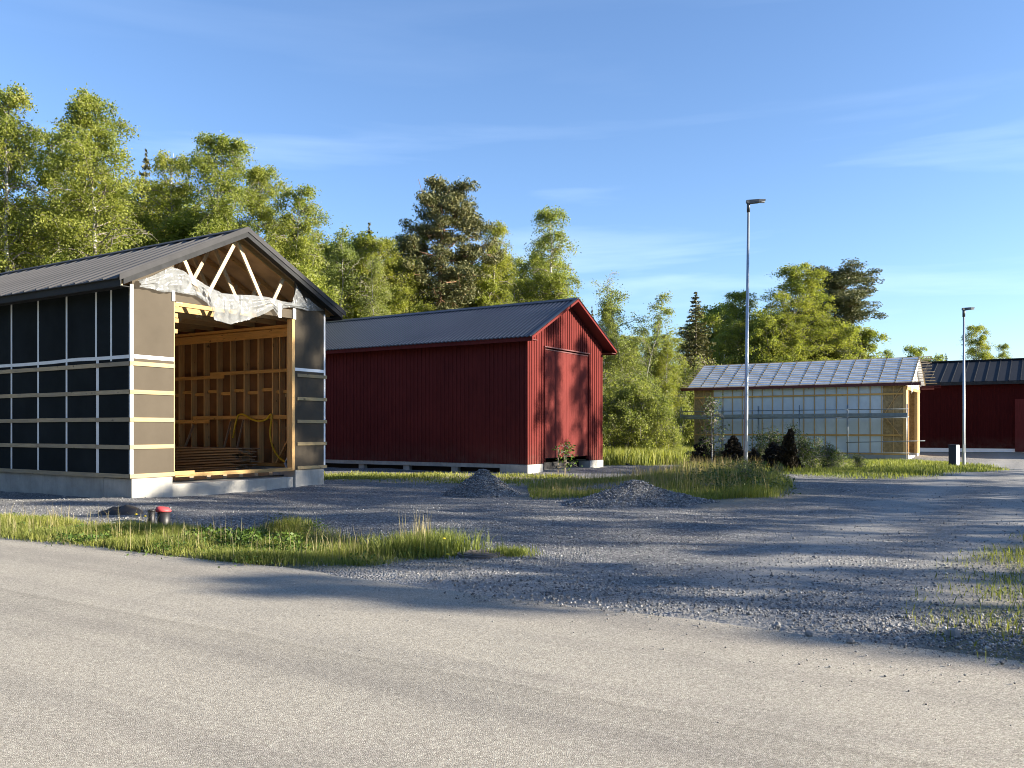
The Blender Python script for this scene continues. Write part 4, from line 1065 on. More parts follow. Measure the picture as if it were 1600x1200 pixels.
x, y, z = at(1490, 42.3)
cbx = empty('electric_cabinet', (x, y, z), R(-46)); tag(cbx, 'electric cabinet with shade and sunlight painted into its sides at the foot of the far street lamp', 'cabinet')
seg('body', M['cabinet'], cbx, -0.17, 0.17, -0.2, 0.22, -0.1, 1.10, 0.01)
seg('door', M['cabinet'], cbx, -0.155, 0.155, -0.214, -0.2, 0.22, 1.04); seg('lid', M['cabinet'], cbx, -0.19, 0.19, -0.22, 0.24, 1.10, 1.14)
seg('sunlit_side', M['cabinet_sunlit'], cbx, 0.17, 0.20, -0.2, 0.22, -0.1, 1.10)  # sunlit face painted as a pale panel

# gravel heaps
def heap(name, u, v, rx_, ry_, hgt, label, seed, rot=0.0):
    x0, y0, z0 = gp(u, v)
    n, m_ = 44, 22; V = []; 
    for j in range(m_ + 1):
        r = j / m_
        for i in range(n):
            a = 2 * math.pi * i / n; wv = 1 + 0.16 * (vnoise(np.array([math.cos(a) * 2 + 9]), np.array([math.sin(a) * 2]), 1.0, seed)[0] - 0.5) * 2
            lx, ly = rx_ * r * wv * math.cos(a), ry_ * r * wv * math.sin(a)
            X_, Y_ = x0 + lx * math.cos(rot) - ly * math.sin(rot), y0 + lx * math.sin(rot) + ly * math.cos(rot)
            hh = hgt * (1 - r) ** 1.15 if r > 0.12 else hgt * (0.88 ** 1.15) * (1 + 0.10 * (1 - (r / 0.12) ** 2))
            hh += 0.035 * (vnoise(np.array([X_]), np.array([Y_]), 0.22, seed)[0] - 0.5) + 0.02 * (vnoise(np.array([X_]), np.array([Y_]), 0.08, seed + 3)[0] - 0.5)
            V.append((X_ - x0, Y_ - y0, g1(X_, Y_) - z0 + (hh if j < m_ else -0.05)))
    q = np.arange((m_ + 1) * n).reshape(m_ + 1, n); qn = np.roll(q, -1, axis=1)
    Fq = np.stack([q[:-1].ravel(), q[1:].ravel(), qn[1:].ravel(), qn[:-1].ravel()], 1)
    me = np_mesh(name, V, Fq, M['ground'], True)
    for nme in ('road', 'turf', 'sand'):
        a_ = me.attributes.new(nme, 'FLOAT', 'POINT')
    o = link(name, me, None, (x0, y0, z0)); tag(o, label, 'gravel heap', 'gravel heaps on the yard')
    return o, V, (x0, y0, z0)
heapA = heap('gravel_heap', 755, 773, 0.95, 0.85, 0.66, 'steep pointed heap of dark gravel in front of the long red wall', 3)
heapB = heap('gravel_heap', 990, 784, 1.75, 0.95, 0.47, 'broad low heap of dark gravel against the grassy island', 8, 0.1)

# manhole
x, y, z = gp(752, 867)
mh = empty('manhole', (x, y, z - 0.01), 0.4); tag(mh, 'round dark manhole cover with raised rim at the end of the grass verge', 'manhole')
def disc(r, z0, z1, n=36): return MB().tube([(0, 0, z0), (0, 0, z1)], r, n)
disc(0.31, -0.1, 0.035).obj('rim', simple_mat('iron_rim', (0.11, 0.10, 0.095), 0.8, var=0.25, scale=8), mh)
md = simple_mat('cast_iron', (0.085, 0.075, 0.068), 0.7, var=0.3, scale=9)
lid = disc(0.265, 0.0355, 0.045).obj('cover', md, mh)
for i in range(5): MB().box(-0.18, 0.18, -0.16 + 0.08 * i - 0.012, -0.16 + 0.08 * i + 0.012, 0.0452, 0.052).obj('rib', md, lid)

# pipe stubs by the corner of the dark shed
x, y, z = gp(256, 826)
t = empty('capped_pipe', (x, y, z)); tag(t, 'black pipe stub with a red cap in the grass by the shed corner', 'pipe')
MB().tube([(0, 0, -0.1), (0, 0, 0.30)], 0.105, 20).obj('pipe', M['black'], t, True)
MB().tube([(-0.01, 0, 0.295), (-0.01, 0, 0.315), (0.0, 0, 0.345), (0.005, 0.0, 0.37)], [0.118, 0.13, 0.125, 0.085], 20).obj('cap', M['red_cap'], t, True)
x, y, z = gp(236, 822)
t = empty('open_pipe', (x, y, z)); tag(t, 'short black pipe stub left of the red capped pipe', 'pipe')
MB().tube([(0, 0, -0.1), (0.01, 0, 0.28)], 0.055, 16).obj('pipe', M['black'], t, True); MB().tube([(0.01, 0, 0.25), (0.01, 0, 0.275)], 0.064, 16).obj('socket', M['black'], t, True)
x, y, z = gp(190, 803)
t = empty('black_cover', (x, y, z), 0.25); tag(t, 'crumpled black plastic sheeting lying on the gravel below the shed corner', 'plastic sheeting')
V = []
for j in range(9):
    for i in range(24):
        a = 2 * math.pi * i / 24; r = j / 8; wv = 1 + 0.35 * (vnoise(np.array([math.cos(a) * 2 + 5]), np.array([math.sin(a) * 2 + 5]), 0.8, 5)[0] - 0.5)
        px, py = 0.42 * r * wv * math.cos(a), 0.26 * r * wv * math.sin(a)
        V.append((px, py, 0.19 * (1 - r ** 2.4) * (0.75 + 0.5 * px) + 0.10 * (vnoise(np.array([px + 7]), np.array([py + 7]), 0.12, 6)[0] - 0.5) * (1 - r * 0.6) - 0.02 * (j == 8)))
q = np.arange(9 * 24).reshape(9, 24); qn = np.roll(q, -1, axis=1)
link('sheeting', np_mesh('sheeting', V, np.stack([q[:-1].ravel(), q[1:].ravel(), qn[1:].ravel(), qn[:-1].ravel()], 1), M['black'], True), t)

# black pipe by the red shed
a, b = gp(945, 722), gp(982, 727)
o = MB().tube([(a[0], a[1], a[2] + 0.22), ((a[0] + b[0]) / 2, (a[1] + b[1]) / 2, (a[2] + b[2]) / 2 + 0.12), (b[0], b[1], b[2] + 0.02)], 0.05, 10).obj('drain_pipe', M['black'], None, True)
tag(o, 'black drain pipe sloping to the ground beside the right corner of the red shed', 'pipe')

# staked sapling
x, y, z = gp(882, 744)
st = empty('tree_stakes', (x, y, z)); tag(st, 'pair of grey wooden stakes with a crossbar holding a sapling', 'stakes')
MB().box(-0.24, -0.20, -0.02, 0.02, -0.2, 1.05).obj('stake', M['batten_y'], st); MB().box(0.0, 0.04, -0.02, 0.02, -0.2, 0.72).obj('stake', M['batten_y'], st)
MB().box(-0.26, 0.06, -0.045, -0.021, 0.30, 0.36).obj('crossbar', M['batten_y'], st)

# loose stones one can pick out
for u, v, r in ((1489, 994, 0.055), (1372, 946, 0.03), (1212, 980, 0.034), (1265, 992, 0.03), (1580, 966, 0.035), (1330, 1003, 0.028), (1420, 985, 0.03)):
    x, y, z = gp(u, v); V = []
    m = MB(); m.tube([(0, 0, -0.02), (0.2 * r, 0, 0.25 * r), (0.1 * r, 0.1 * r, 0.8 * r), (0, 0, 1.1 * r)], [r * 0.8, r * 1.15, r * 0.9, r * 0.4], 7)
    m.v = [(p[0] + random.uniform(-.2, .2) * r, p[1] + random.uniform(-.2, .2) * r, p[2] + random.uniform(-.12, .12) * r) for p in m.v]
    o = m.obj('stone', M['stone'], None, loc=(x, y, z)); o.rotation_euler = (0, 0, random.uniform(0, 6))
    if r > 0.05: tag(o, 'largest dark loose stone near the right end of the asphalt edge', 'stone')
    else: tag(o, 'small loose stone lying on the dusty edge of the asphalt', 'stone', 'loose stones at the asphalt edge')

# ------------------------------------------------------------------ crushed stone scattered as real geometry
def stones(name, P, size, mat, parent=None, origin=(0, 0, 0)):
    n = len(P)
    base = np.array([(1, 0, 0), (-1, 0, 0), (0, 1, 0), (0, -1, 0), (0, 0, 1), (0, 0, -1)], float)
    ft = np.array([(0, 2, 4), (2, 1, 4), (1, 3, 4), (3, 0, 4), (2, 0, 5), (1, 2, 5), (3, 1, 5), (0, 3, 5)])
    sc_ = size[:, None, None] * rng.uniform(0.55, 1.25, (n, 6, 1)); V = base[None] * sc_
    V[:, :, 2] *= 0.75
    a = rng.uniform(0, 6.28, n); ca, sa = np.cos(a)[:, None], np.sin(a)[:, None]
    b = rng.uniform(-0.7, 0.7, n); cb_, sb_ = np.cos(b)[:, None], np.sin(b)[:, None]
    y2 = V[:, :, 1] * cb_ - V[:, :, 2] * sb_; z2 = V[:, :, 1] * sb_ + V[:, :, 2] * cb_
    X = V[:, :, 0] * ca - y2 * sa; Y = V[:, :, 0] * sa + y2 * ca
    W = np.stack([X + P[:, None, 0], Y + P[:, None, 1], z2 + P[:, None, 2]], 2).reshape(-1, 3)
    Fc = (ft[None] + (np.arange(n) * 6)[:, None, None]).reshape(-1, 3)
    return tag(link(name, np_mesh(name, W, Fc, mat), parent, origin), kind='stuff')
def scatter_screen_density(n, ymin, ymax, keep):
    y = 1.0 / rng.uniform(1 / ymax, 1 / ymin, n); k = rng.uniform(-0.66, 0.66, n); x = k * y
    w = keep(x, y); sel = rng.uniform(0, 1, n) < w
    return x[sel], y[sel]
def keep_gravel(x, y):
    e, d = ed(x, y)
    off = sstep(-0.25, 0.65, e - ROAD_E + 0.6 * (vnoise(x, y, 0.8, 51) - 0.5) - 0.35 * sstep(5, 7, d)) * (1 - sstep(6.6, 7.2, d) * (e < ROAD_E + 0.05))
    roadm = sstep(-1.0, 0.4, d) * (1 - sstep(3.0, 5.0, d)) * sstep(7.6, 9, e)
    w = off * (1 - 0.55 * roadm) * (1 - 0.9 * poly_mask(VERGE, x, y, 0.3)) * (1 - 0.8 * poly_mask(ISLAND, x, y, 0.6)) * (0.35 + 0.9 * vnoise(x, y, 1.4, 52)) * (1 - 0.6 * poly_mask(STRIP, x, y, 1.0))
    inA = (e - (AX * EX + AY * EY) > -0.02) & (e - (AX * EX + AY * EY) < AW) & (d - (AX * DX + AY * DY) > -0.02)
    inB = (e - (BX * EX + BY * EY) > 0.2) & (e - (BX * EX + BY * EY) < BW) & (d - (BX * DX + BY * DY) > 0.4)
    return np.where(inA | inB, 0, w)
x, y = scatter_screen_density(150000, 5.4, 30, keep_gravel)
s = np.clip(rng.lognormal(math.log(0.0090), 0.42, len(x)), 0.004, 0.028)
stones('gravel', np.stack([x, y, G(x, y) + s * 0.3], 1), s, M['stone'])
# thin spread of grit on the asphalt edge
def keep_grit(x, y):
    e, d = ed(x, y); return np.exp(-np.clip(ROAD_E - e, 0, 9) / 0.30) * (e < ROAD_E + 0.3) * (0.25 + 0.75 * (1 - sstep(5.5, 7.5, d)))
x, y = scatter_screen_density(20000, 4.6, 14, keep_grit)
s = np.clip(rng.lognormal(math.log(0.006), 0.4, len(x)), 0.003, 0.014)
stones('grit', np.stack([x, y, 0.004 + s * 0.4], 1), s, M['stone'])
for hp, cnt in ((heapA, 5000), (heapB, 8000)):
    V = np.array(hp[1]); V = V[V[:, 2] > -0.02]
    idx = rng.integers(0, len(V), cnt); P = V[idx] + rng.normal(0, 0.03, (cnt, 3)) * (1, 1, 0.15)
    s = np.clip(rng.lognormal(math.log(0.016), 0.35, cnt), 0.008, 0.04)
    stones('heap_stones', P, s, M['stone'], hp[0])

# ------------------------------------------------------------------ grass and weeds
def blades(name, x, y, h, w, lean, mat, kind='stuff'):
    n = len(x); z = G(x, y) - 0.01
    a = rng.uniform(0, 2 * math.pi, n); la = rng.uniform(0, 2 * math.pi, n); ln = np.abs(rng.normal(0, lean, n)) * h
    dx, dy = np.cos(a) * w / 2, np.sin(a) * w / 2; lx, ly = np.cos(la) * ln, np.sin(la) * ln
    B0 = np.stack([x - dx, y - dy, z], 1); B1 = np.stack([x + dx, y + dy, z], 1)
    M0 = np.stack([x - dx * .75 + lx * .35, y - dy * .75 + ly * .35, z + h * 0.6], 1); M1 = np.stack([x + dx * .75 + lx * .35, y + dy * .75 + ly * .35, z + h * 0.6], 1)
    T0 = np.stack([x + lx, y + ly, z + h * (1 - 0.25 * (ln / h))], 1)
    V = np.stack([B0, B1, M1, M0, T0], 1).reshape(-1, 3); o = (np.arange(n) * 5)[:, None, None]
    Fc = (np.array([(0, 1, 2), (0, 2, 3), (3, 2, 4)])[None] + o).reshape(-1, 3)
    return tag(link(name, np_mesh(name, V, Fc, mat)), kind=kind)
def rand_in(poly, n, soft=0.3, clump=0.9, cs=0.6, seed=1):
    P = np.array(poly); x = rng.uniform(P[:, 0].min(), P[:, 0].max(), n * 3); y = rng.uniform(P[:, 1].min(), P[:, 1].max(), n * 3)
    w = poly_mask(poly, x, y, soft) * (1 - clump + clump * vnoise(x, y, cs, seed) ** 1.3 * 1.5)
    s = rng.uniform(0, 1, len(x)) < w; return x[s][:n], y[s][:n]
x, y = rand_in(VERGE, 95000, 0.45, 0.75, 0.4, 71)
hh = (0.045 + 0.19 * vnoise(x, y, 0.55, 72) * (0.4 + 0.6 * poly_mask(VERGE, x, y, 1.2))) * rng.uniform(0.6, 1.25, len(x))
blades('verge_grass', x, y, hh, rng.uniform(0.004, 0.010, len(x)), 0.5, M['grass'])
x, y = rand_in(VERGE, 9000, 0.6, 0.9, 0.3, 171)
blades('matted_dry_grass', x, y, rng.uniform(0.03, 0.13, len(x)), rng.uniform(0.004, 0.008, len(x)), 0.9, M['grass_dry'])
x, y = rand_in(VERGE, 900, 0.3, 0.95, 0.7, 73)
blades('dry_stalks', x, y, rng.uniform(0.22, 0.46, len(x)), np.full(len(x), 0.006), 0.22, M['grass_dry'])
# tuft with dry stalks at the end of the verge
tx, ty, _ = gp(655, 862)
n = 2600; a = rng.normal(0, 1, (n, 2)); x, y = tx + a[:, 0] * 0.35, ty + a[:, 1] * 0.25
blades('verge_tuft_grass', x, y, rng.uniform(0.12, 0.36, n), rng.uniform(0.006, 0.013, n), 0.4, M['grass'])
n = 46; x, y = tx - 0.02 + rng.normal(0, 0.10, n), ty + rng.normal(0, 0.10, n)
blades('tall_dry_stalks', x, y, rng.uniform(0.35, 0.62, n), np.full(n, 0.008), 0.12, M['grass_dry'])
tx, ty, _ = gp(800, 866); n = 700; a = rng.normal(0, 1, (n, 2))
blades('small_grass_patch', tx + a[:, 0] * 0.14, ty + a[:, 1] * 0.12, rng.uniform(0.05, 0.14, n), rng.uniform(0.006, 0.012, n), 0.5, M['grass'])
x, y = rand_in(ISLAND, 60000, 1.3, 1.0, 0.9, 74)
rt = sstep(2.5, 7.0, x)
hh = (0.05 + (0.12 + 0.36 * rt) * vnoise(x, y, 0.9, 75)) * rng.uniform(0.6, 1.2, len(x))
blades('island_grass', x, y, hh, rng.uniform(0.006, 0.015, len(x)), 0.4, M['grass'])
x, y = rand_in(ISLAND, 2600, 0.9, 0.85, 1.1, 174)
blades('island_dry_stalks', x, y, rng.uniform(0.3, 0.75, len(x)) * (0.5 + 0.6 * sstep(2, 6, x)), np.full(len(x), 0.010), 0.2, M['grass_dry'])
x, y = rand_in(STRIP, 7000, 1.2, 0.97, 1.4, 76)
blades('sparse_grass', x, y, rng.uniform(0.05, 0.16, len(x)), rng.uniform(0.012, 0.025, len(x)), 0.5, M['grass'])
sub = gpoly([(500, 750), (600, 750), (640, 743), (500, 742)]); x, y = rand_in(sub, 7000, 0.8, 0.6, 0.8, 77)
blades('yellow_grass', x, y, rng.uniform(0.03, 0.10, len(x)), rng.uniform(0.010, 0.02, len(x)), 0.6, M['grass'])
x, y = rand_in(CFRONT, 42000, 1.5, 0.7, 1.6, 78)
blades('roadside_grass', x, y, (0.06 + 0.28 * vnoise(x, y, 1.8, 79) ** 1.4) * rng.uniform(0.5, 1.1, len(x)), rng.uniform(0.014, 0.03, len(x)), 0.35, M['grass'])
x, y = rand_in(MEADOW, 16000, 1.5, 0.5, 1.2, 80)
blades('tall_meadow_grass', x, y, rng.uniform(0.3, 0.9, len(x)), rng.uniform(0.02, 0.05, len(x)), 0.3, M['grass'])
x, y = rand_in(RIGHT, 7000, 0.8, 0.98, 0.7, 81)
blades('bank_grass', x, y, rng.uniform(0.03, 0.13, len(x)), rng.uniform(0.005, 0.011, len(x)), 0.6, M['grass'])
# fringe of weeds: clumps of broad leaves
def leaf_cloud(C, size, mat, name, up=0.0, aspect=0.55, kind=None):
    n = len(C); a = rng.normal(0, 1, (n, 3)); a /= np.linalg.norm(a, axis=1)[:, None]
    nrm = rng.normal(0, 1, (n, 3)) + np.array([0, 0, up]); nrm /= np.linalg.norm(nrm, axis=1)[:, None]
    t = np.cross(nrm, a); t /= (np.linalg.norm(t, axis=1)[:, None] + 1e-9); b = np.cross(nrm, t)
    s = size[:, None]
    V = np.stack([C + t * s, C + b * s * aspect, C - t * s, C - b * s * aspect], 1).reshape(-1, 3)
    Fc = np.arange(n * 4).reshape(n, 4)
    return np_mesh(name, V, Fc, mat)
def clump_field(name, centers, per, rad, hgt, size, mat):
    C = []
    for (cx, cy) in centers:
        a = rng.normal(0, 1, (per, 2)) * rad; px, py = cx + a[:, 0], cy + a[:, 1]
        r = np.hypot(a[:, 0], a[:, 1]) / (2.2 * rad)
        pz = G(px, py) + hgt * rng.uniform(0.15, 1.0, per) * np.clip(1 - r ** 2, 0.1, 1) * rng.uniform(0.7, 1.1)
        C.append(np.stack([px, py, pz], 1))
    C = np.concatenate(C); return tag(link(name, leaf_cloud(C, rng.uniform(0.6, 1.25, len(C)) * size, mat, name, 0.9)), kind='stuff')
vx, vy = rand_in(VERGE, 170, 0.4, 0.6, 1.2, 82)
clump_field('verge_weeds', list(zip(vx, vy)), 60, 0.15, 0.17, 0.022, M['weed'])
wx, wy = rand_in(gpoly([(300, 850), (470, 868), (520, 862), (470, 852), (340, 842)]), 34, 0.3, 0.4, 0.6, 83)
clump_field('leafy_weeds', list(zip(wx, wy)), 130, 0.15, 0.30, 0.032, M['weed'])
wx, wy = rand_in(gpoly([(1090, 772), (1200, 776), (1225, 752), (1130, 742), (1060, 752)]), 34, 0.6, 0.5, 1.0, 84)
clump_field('island_weeds', list(zip(wx, wy)), 80, 0.30, 0.62, 0.042, M['bush_leaf'])
# dandelions
for i, (u, v) in enumerate(((699, 874), (438, 858), (226, 826), (212, 823), (693, 866), (530, 866))):
    x, y, z = gp(u, v); t = empty('dandelion', (x, y, z))
    tag(t, 'bright yellow dandelion at the sandy end of the grass verge' if i == 0 else 'small yellow dandelion among the grass of the verge', 'flower', None if i == 0 else 'dandelions in the verge')
    hz = 0.06 if i == 0 else 0.2
    MB().tube([(0, 0, -0.02), (0.005, 0, hz)], 0.003, 5).obj('stem', M['weed'], t)
    MB().tube([(0.005, 0, hz - 0.004), (0.005, 0, hz + 0.004), (0.005, 0, hz + 0.014)], [0.010, 0.025, 0.017], 12).obj('flower_head', bpy.data.materials.get('dandelion') or simple_mat('dandelion', (0.75, 0.55, 0.01), 0.7, var=0.15, scale=60), t)

# ------------------------------------------------------------------ trees
def tubes_np(segs, sides):
    """segs: list of (points, radii)"""
    V, Fc, base = [], [], 0
    for pts, rad in segs:
        pts = np.asarray(pts, float); n = len(pts)
        d = np.gradient(pts, axis=0); d /= (np.linalg.norm(d, axis=1)[:, None] + 1e-9)
        u = np.where(np.abs(d[:, 2:3]) < 0.9, np.array([[0, 0, 1.0]]), np.array([[1.0, 0, 0]]))
        a = np.cross(d, u); a /= (np.linalg.norm(a, axis=1)[:, None] + 1e-9); b = np.cross(a, d)
        th = np.arange(sides) * 2 * math.pi / sides
        ring = pts[:, None] + (a[:, None] * np.cos(th)[None, :, None] + b[:, None] * np.sin(th)[None, :, None]) * np.asarray(rad)[:, None, None]
        V.append(ring.reshape(-1, 3)); q = base + np.arange(n * sides).reshape(n, sides); qn = np.roll(q, -1, axis=1)
        Fc.append(np.stack([q[:-1].ravel(), qn[:-1].ravel(), qn[1:].ravel(), q[1:].ravel()], 1)); base += n * sides
    return np.concatenate(V), np.concatenate(Fc)

def broadleaf(seed, H, Rc, base_f, nbr, leaves, lsize, leafmat, barkmat, up=0.75, droop=0.35, stems=1, openness=0.25, top_w=0.36):
    r_ = np.random.default_rng(seed)
    trunks, twigs, C = [], [], []
    for s_ in range(stems):
        off = r_.normal(0, 0.25, 2) * (stems > 1); ln = r_.normal(0, 0.10 if stems > 1 else 0.025, 2)
        Hs = H * (1 if s_ == 0 else r_.uniform(0.7, 0.95))
        zt = np.linspace(0, 1, 14)
        wob = np.cumsum(r_.normal(0, 0.006 * H, (14, 2)), axis=0)
        tp = np.stack([off[0] + ln[0] * Hs * zt + wob[:, 0] * zt, off[1] + ln[1] * Hs * zt + wob[:, 1] * zt, Hs * zt], 1)
        r0 = 0.011 * H / (1 if stems == 1 else 1.5)
        trunks.append((tp, r0 * (1 - zt * 0.93)))
        nb = nbr // stems
        for i in range(nb):
            f = base_f + (0.985 - base_f) * (i + r_.uniform(0, 1)) / nb
            p0 = np.array([np.interp(f, zt, tp[:, k]) for k in range(3)])
            g = (f - base_f) / (1 - base_f)
            prof = (0.6 + 0.4 * min(1, g / 0.25)) * (1 - max(0, (g - 0.25) / 0.75) ** 2.0 * (1 - top_w))
            L_ = Rc * prof * r_.uniform(0.55, 1.15) / (1 if stems == 1 else 1.2)
            az = i * 2.39996 + r_.normal(0, 0.5)
            el = up * (0.5 + 0.7 * g) + r_.normal(0, 0.15)
            t = np.linspace(0, 1, 6)
            hd = np.array([math.cos(az), math.sin(az)])
            pts = np.stack([p0[0] + hd[0] * L_ * t * math.cos(el), p0[1] + hd[1] * L_ * t * math.cos(el), p0[2] + L_ * (t * math.sin(el) - droop * t ** 2 * 0.8)], 1)
            pts[1:] += r_.normal(0, 0.04 * L_, (5, 3))
            twigs.append((pts, np.maximum(0.012, r0 * 0.42 * (1 - f * 0.6) * (1 - 0.85 * t))))
            ns = r_.integers(7, 12)
            dens = np.clip(r_.normal(1, 0.45), 0.15, 2)
            for k in range(ns):
                tt_ = r_.uniform(0.2, 1.0); q0 = np.array([np.interp(tt_, t, pts[:, j]) for j in range(3)])
                sl = L_ * r_.uniform(0.18, 0.42) * (1.15 - 0.5 * tt_) + 0.25
                sd_ = r_.normal(0, 1, 3); sd_[2] = sd_[2] * 0.5 + 0.1; sd_[:2] += hd * 0.8; sd_ /= np.linalg.norm(sd_)
                n_l = int(max(4, leaves / (nb * stems * 9.0) * dens * r_.uniform(0.4, 1.6)))
                if r_.uniform() < openness: n_l //= 3
                w = r_.uniform(0.1, 1.05, n_l)
                P = q0 + sd_ * sl * w[:, None]; P[:, 2] -= droop * sl * w ** 2 * 1.3
                P += r_.normal(0, 0.10 + 0.07 * sl, (n_l, 3)); C.append(P)
                if k % 2 == 0:
                    e1 = q0 + sd_ * sl * 0.55; e2 = q0 + sd_ * sl; e2[2] -= droop * sl; twigs.append((np.array([q0, e1, e2]), np.array([0.012, 0.009, 0.005])))
    C = np.concatenate(C); sz = r_.uniform(0.65, 1.3, len(C)) * lsize
    global rng
    keep = rng; rng = r_
    cm = leaf_cloud(C, sz, leafmat, 'crown', 0.15, 0.6); rng = keep
    V, Fc = tubes_np(trunks, 8); tm = np_mesh('trunk', V, Fc, barkmat, True)
    V, Fc = tubes_np(twigs, 4); bm_ = np_mesh('limbs', V, Fc, M['twig'] if barkmat is not M['pine_bark'] else barkmat, True)
    return H, (('trunk', tm), ('limbs', bm_), ('crown', cm))

def spruce(seed, H, Rc, leafmat=None, dens=1.0):
    r_ = np.random.default_rng(seed); twigs, C = [], []
    zt = np.linspace(0, 1, 8); tp = np.stack([0 * zt, 0 * zt, H * zt], 1)
    nw = max(int(H * 2.6), 24)
    for i in range(nw):
        f = 0.06 + 0.93 * (i / nw); Rr = Rc * (1 - f) ** 0.85 * r_.uniform(0.8, 1.15) + 0.12
        for k in range(7 if f < 0.8 else 5):
            az = k * 6.283 / 7 + i * 1.1 + r_.normal(0, 0.25); L_ = Rr * r_.uniform(0.65, 1.15)
            t = np.linspace(0, 1, 4); z0 = H * f
            dr = 0.30 * (1 - f) + 0.02; lift = 0.10
            pts = np.stack([np.cos(az) * L_ * t, np.sin(az) * L_ * t, z0 - dr * L_ * t + lift * L_ * t ** 3], 1)
            twigs.append((pts, 0.02 * (1 - 0.8 * t)))
            nl = int(max(8, 34 * L_ * dens)); w = r_.uniform(0.1, 1, nl) ** 0.8
            P = np.stack([np.cos(az) * L_ * w, np.sin(az) * L_ * w, z0 - dr * L_ * w + lift * L_ * w ** 3], 1)
            sp = 0.16 * L_ * (0.35 + np.sin(math.pi * w)) * r_.normal(0, 1, nl)
            P[:, 0] += -np.sin(az) * sp; P[:, 1] += np.cos(az) * sp; P[:, 2] -= np.abs(r_.normal(0, 0.10, nl)); C.append(P)
    tipz = r_.uniform(0.93, 1.0, 60) * H; C.append(np.stack([r_.normal(0, 0.04, 60), r_.normal(0, 0.04, 60), tipz], 1))
    C = np.concatenate(C); global rng; keep = rng; rng = r_
    cm = leaf_cloud(C, r_.uniform(0.09, 0.17, len(C)), leafmat or M['spruce_needle'], 'crown', 0.3, 0.38); rng = keep
    V, Fc = tubes_np([(tp, 0.012 * H * (1 - 0.95 * zt))], 8); tm = np_mesh('trunk', V, Fc, M['dark_bark'], True)
    V, Fc = tubes_np(twigs, 3); bm_ = np_mesh('limbs', V, Fc, M['dark_bark'], True)
    return H, (('trunk', tm), ('limbs', bm_), ('crown', cm))

def pine(seed, H, Rc):
    r_ = np.random.default_rng(seed); twigs, C = [], []
    zt = np.linspace(0, 1, 12); wob = np.cumsum(r_.normal(0, 0.012 * H, (12, 2)), axis=0)
    tp = np.stack([wob[:, 0] * zt, wob[:, 1] * zt, H * zt], 1)
    for i in range(60):
        f = 0.36 + 0.62 * (i / 60); p0 = np.array([np.interp(f, zt, tp[:, k]) for k in range(3)])
        g = (f - 0.36) / 0.64; L_ = Rc * (0.6 + 0.9 * g) * (1.02 - g ** 2.2 * 0.75) * r_.uniform(0.45, 1.15)
        if g < 0.3 and r_.uniform() < 0.35: continue
        az = i * 2.4 + r_.normal(0, 0.4); el = 0.05 + 0.5 * g + r_.normal(0, 0.15); t = np.linspace(0, 1, 6); hd = np.array([math.cos(az), math.sin(az)])
        pts = np.stack([p0[0] + hd[0] * L_ * t * math.cos(el), p0[1] + hd[1] * L_ * t * math.cos(el), p0[2] + L_ * (t * math.sin(el) + 0.1 * t ** 2 - 0.06 * t)], 1)
        pts[1:] += r_.normal(0, 0.07 * L_, (5, 3)); twigs.append((pts, 0.055 * (1 - f * 0.5) * (1 - 0.8 * t) + 0.008))
        for k in range(r_.integers(6, 11)):
            tt_ = r_.uniform(0.35, 1.05); q0 = np.array([np.interp(tt_, t, pts[:, j]) for j in range(3)])
            c = q0 + r_.normal(0, 0.16 * L_, 3) * (1, 1, 0.45) + (0, 0, 0.12)
            twigs.append((np.array([q0, c]), np.array([0.014, 0.006])))
            nl = int(r_.uniform(80, 190)); d_r = r_.normal(0, 1, (nl, 3)); d_r /= np.linalg.norm(d_r, axis=1)[:, None]
            C.append(c + d_r * (r_.uniform(0, 1, nl) ** 0.5)[:, None] * np.array([0.55, 0.55, 0.36]) * r_.uniform(0.7, 1.25))
    C = np.concatenate(C); global rng; keep = rng; rng = r_
    cm = leaf_cloud(C, r_.uniform(0.07, 0.14, len(C)), M['pine_needle'], 'crown', 0.5, 0.3); rng = keep
    V, Fc = tubes_np([(tp, 0.013 * H * (1 - 0.85 * zt))], 9); tm = np_mesh('trunk', V, Fc, M['pine_bark'], True)
    V, Fc = tubes_np(twigs, 4); bm_ = np_mesh('limbs', V, Fc, M['pine_bark'], True)
    return H, (('trunk', tm), ('limbs', bm_), ('crown', cm))

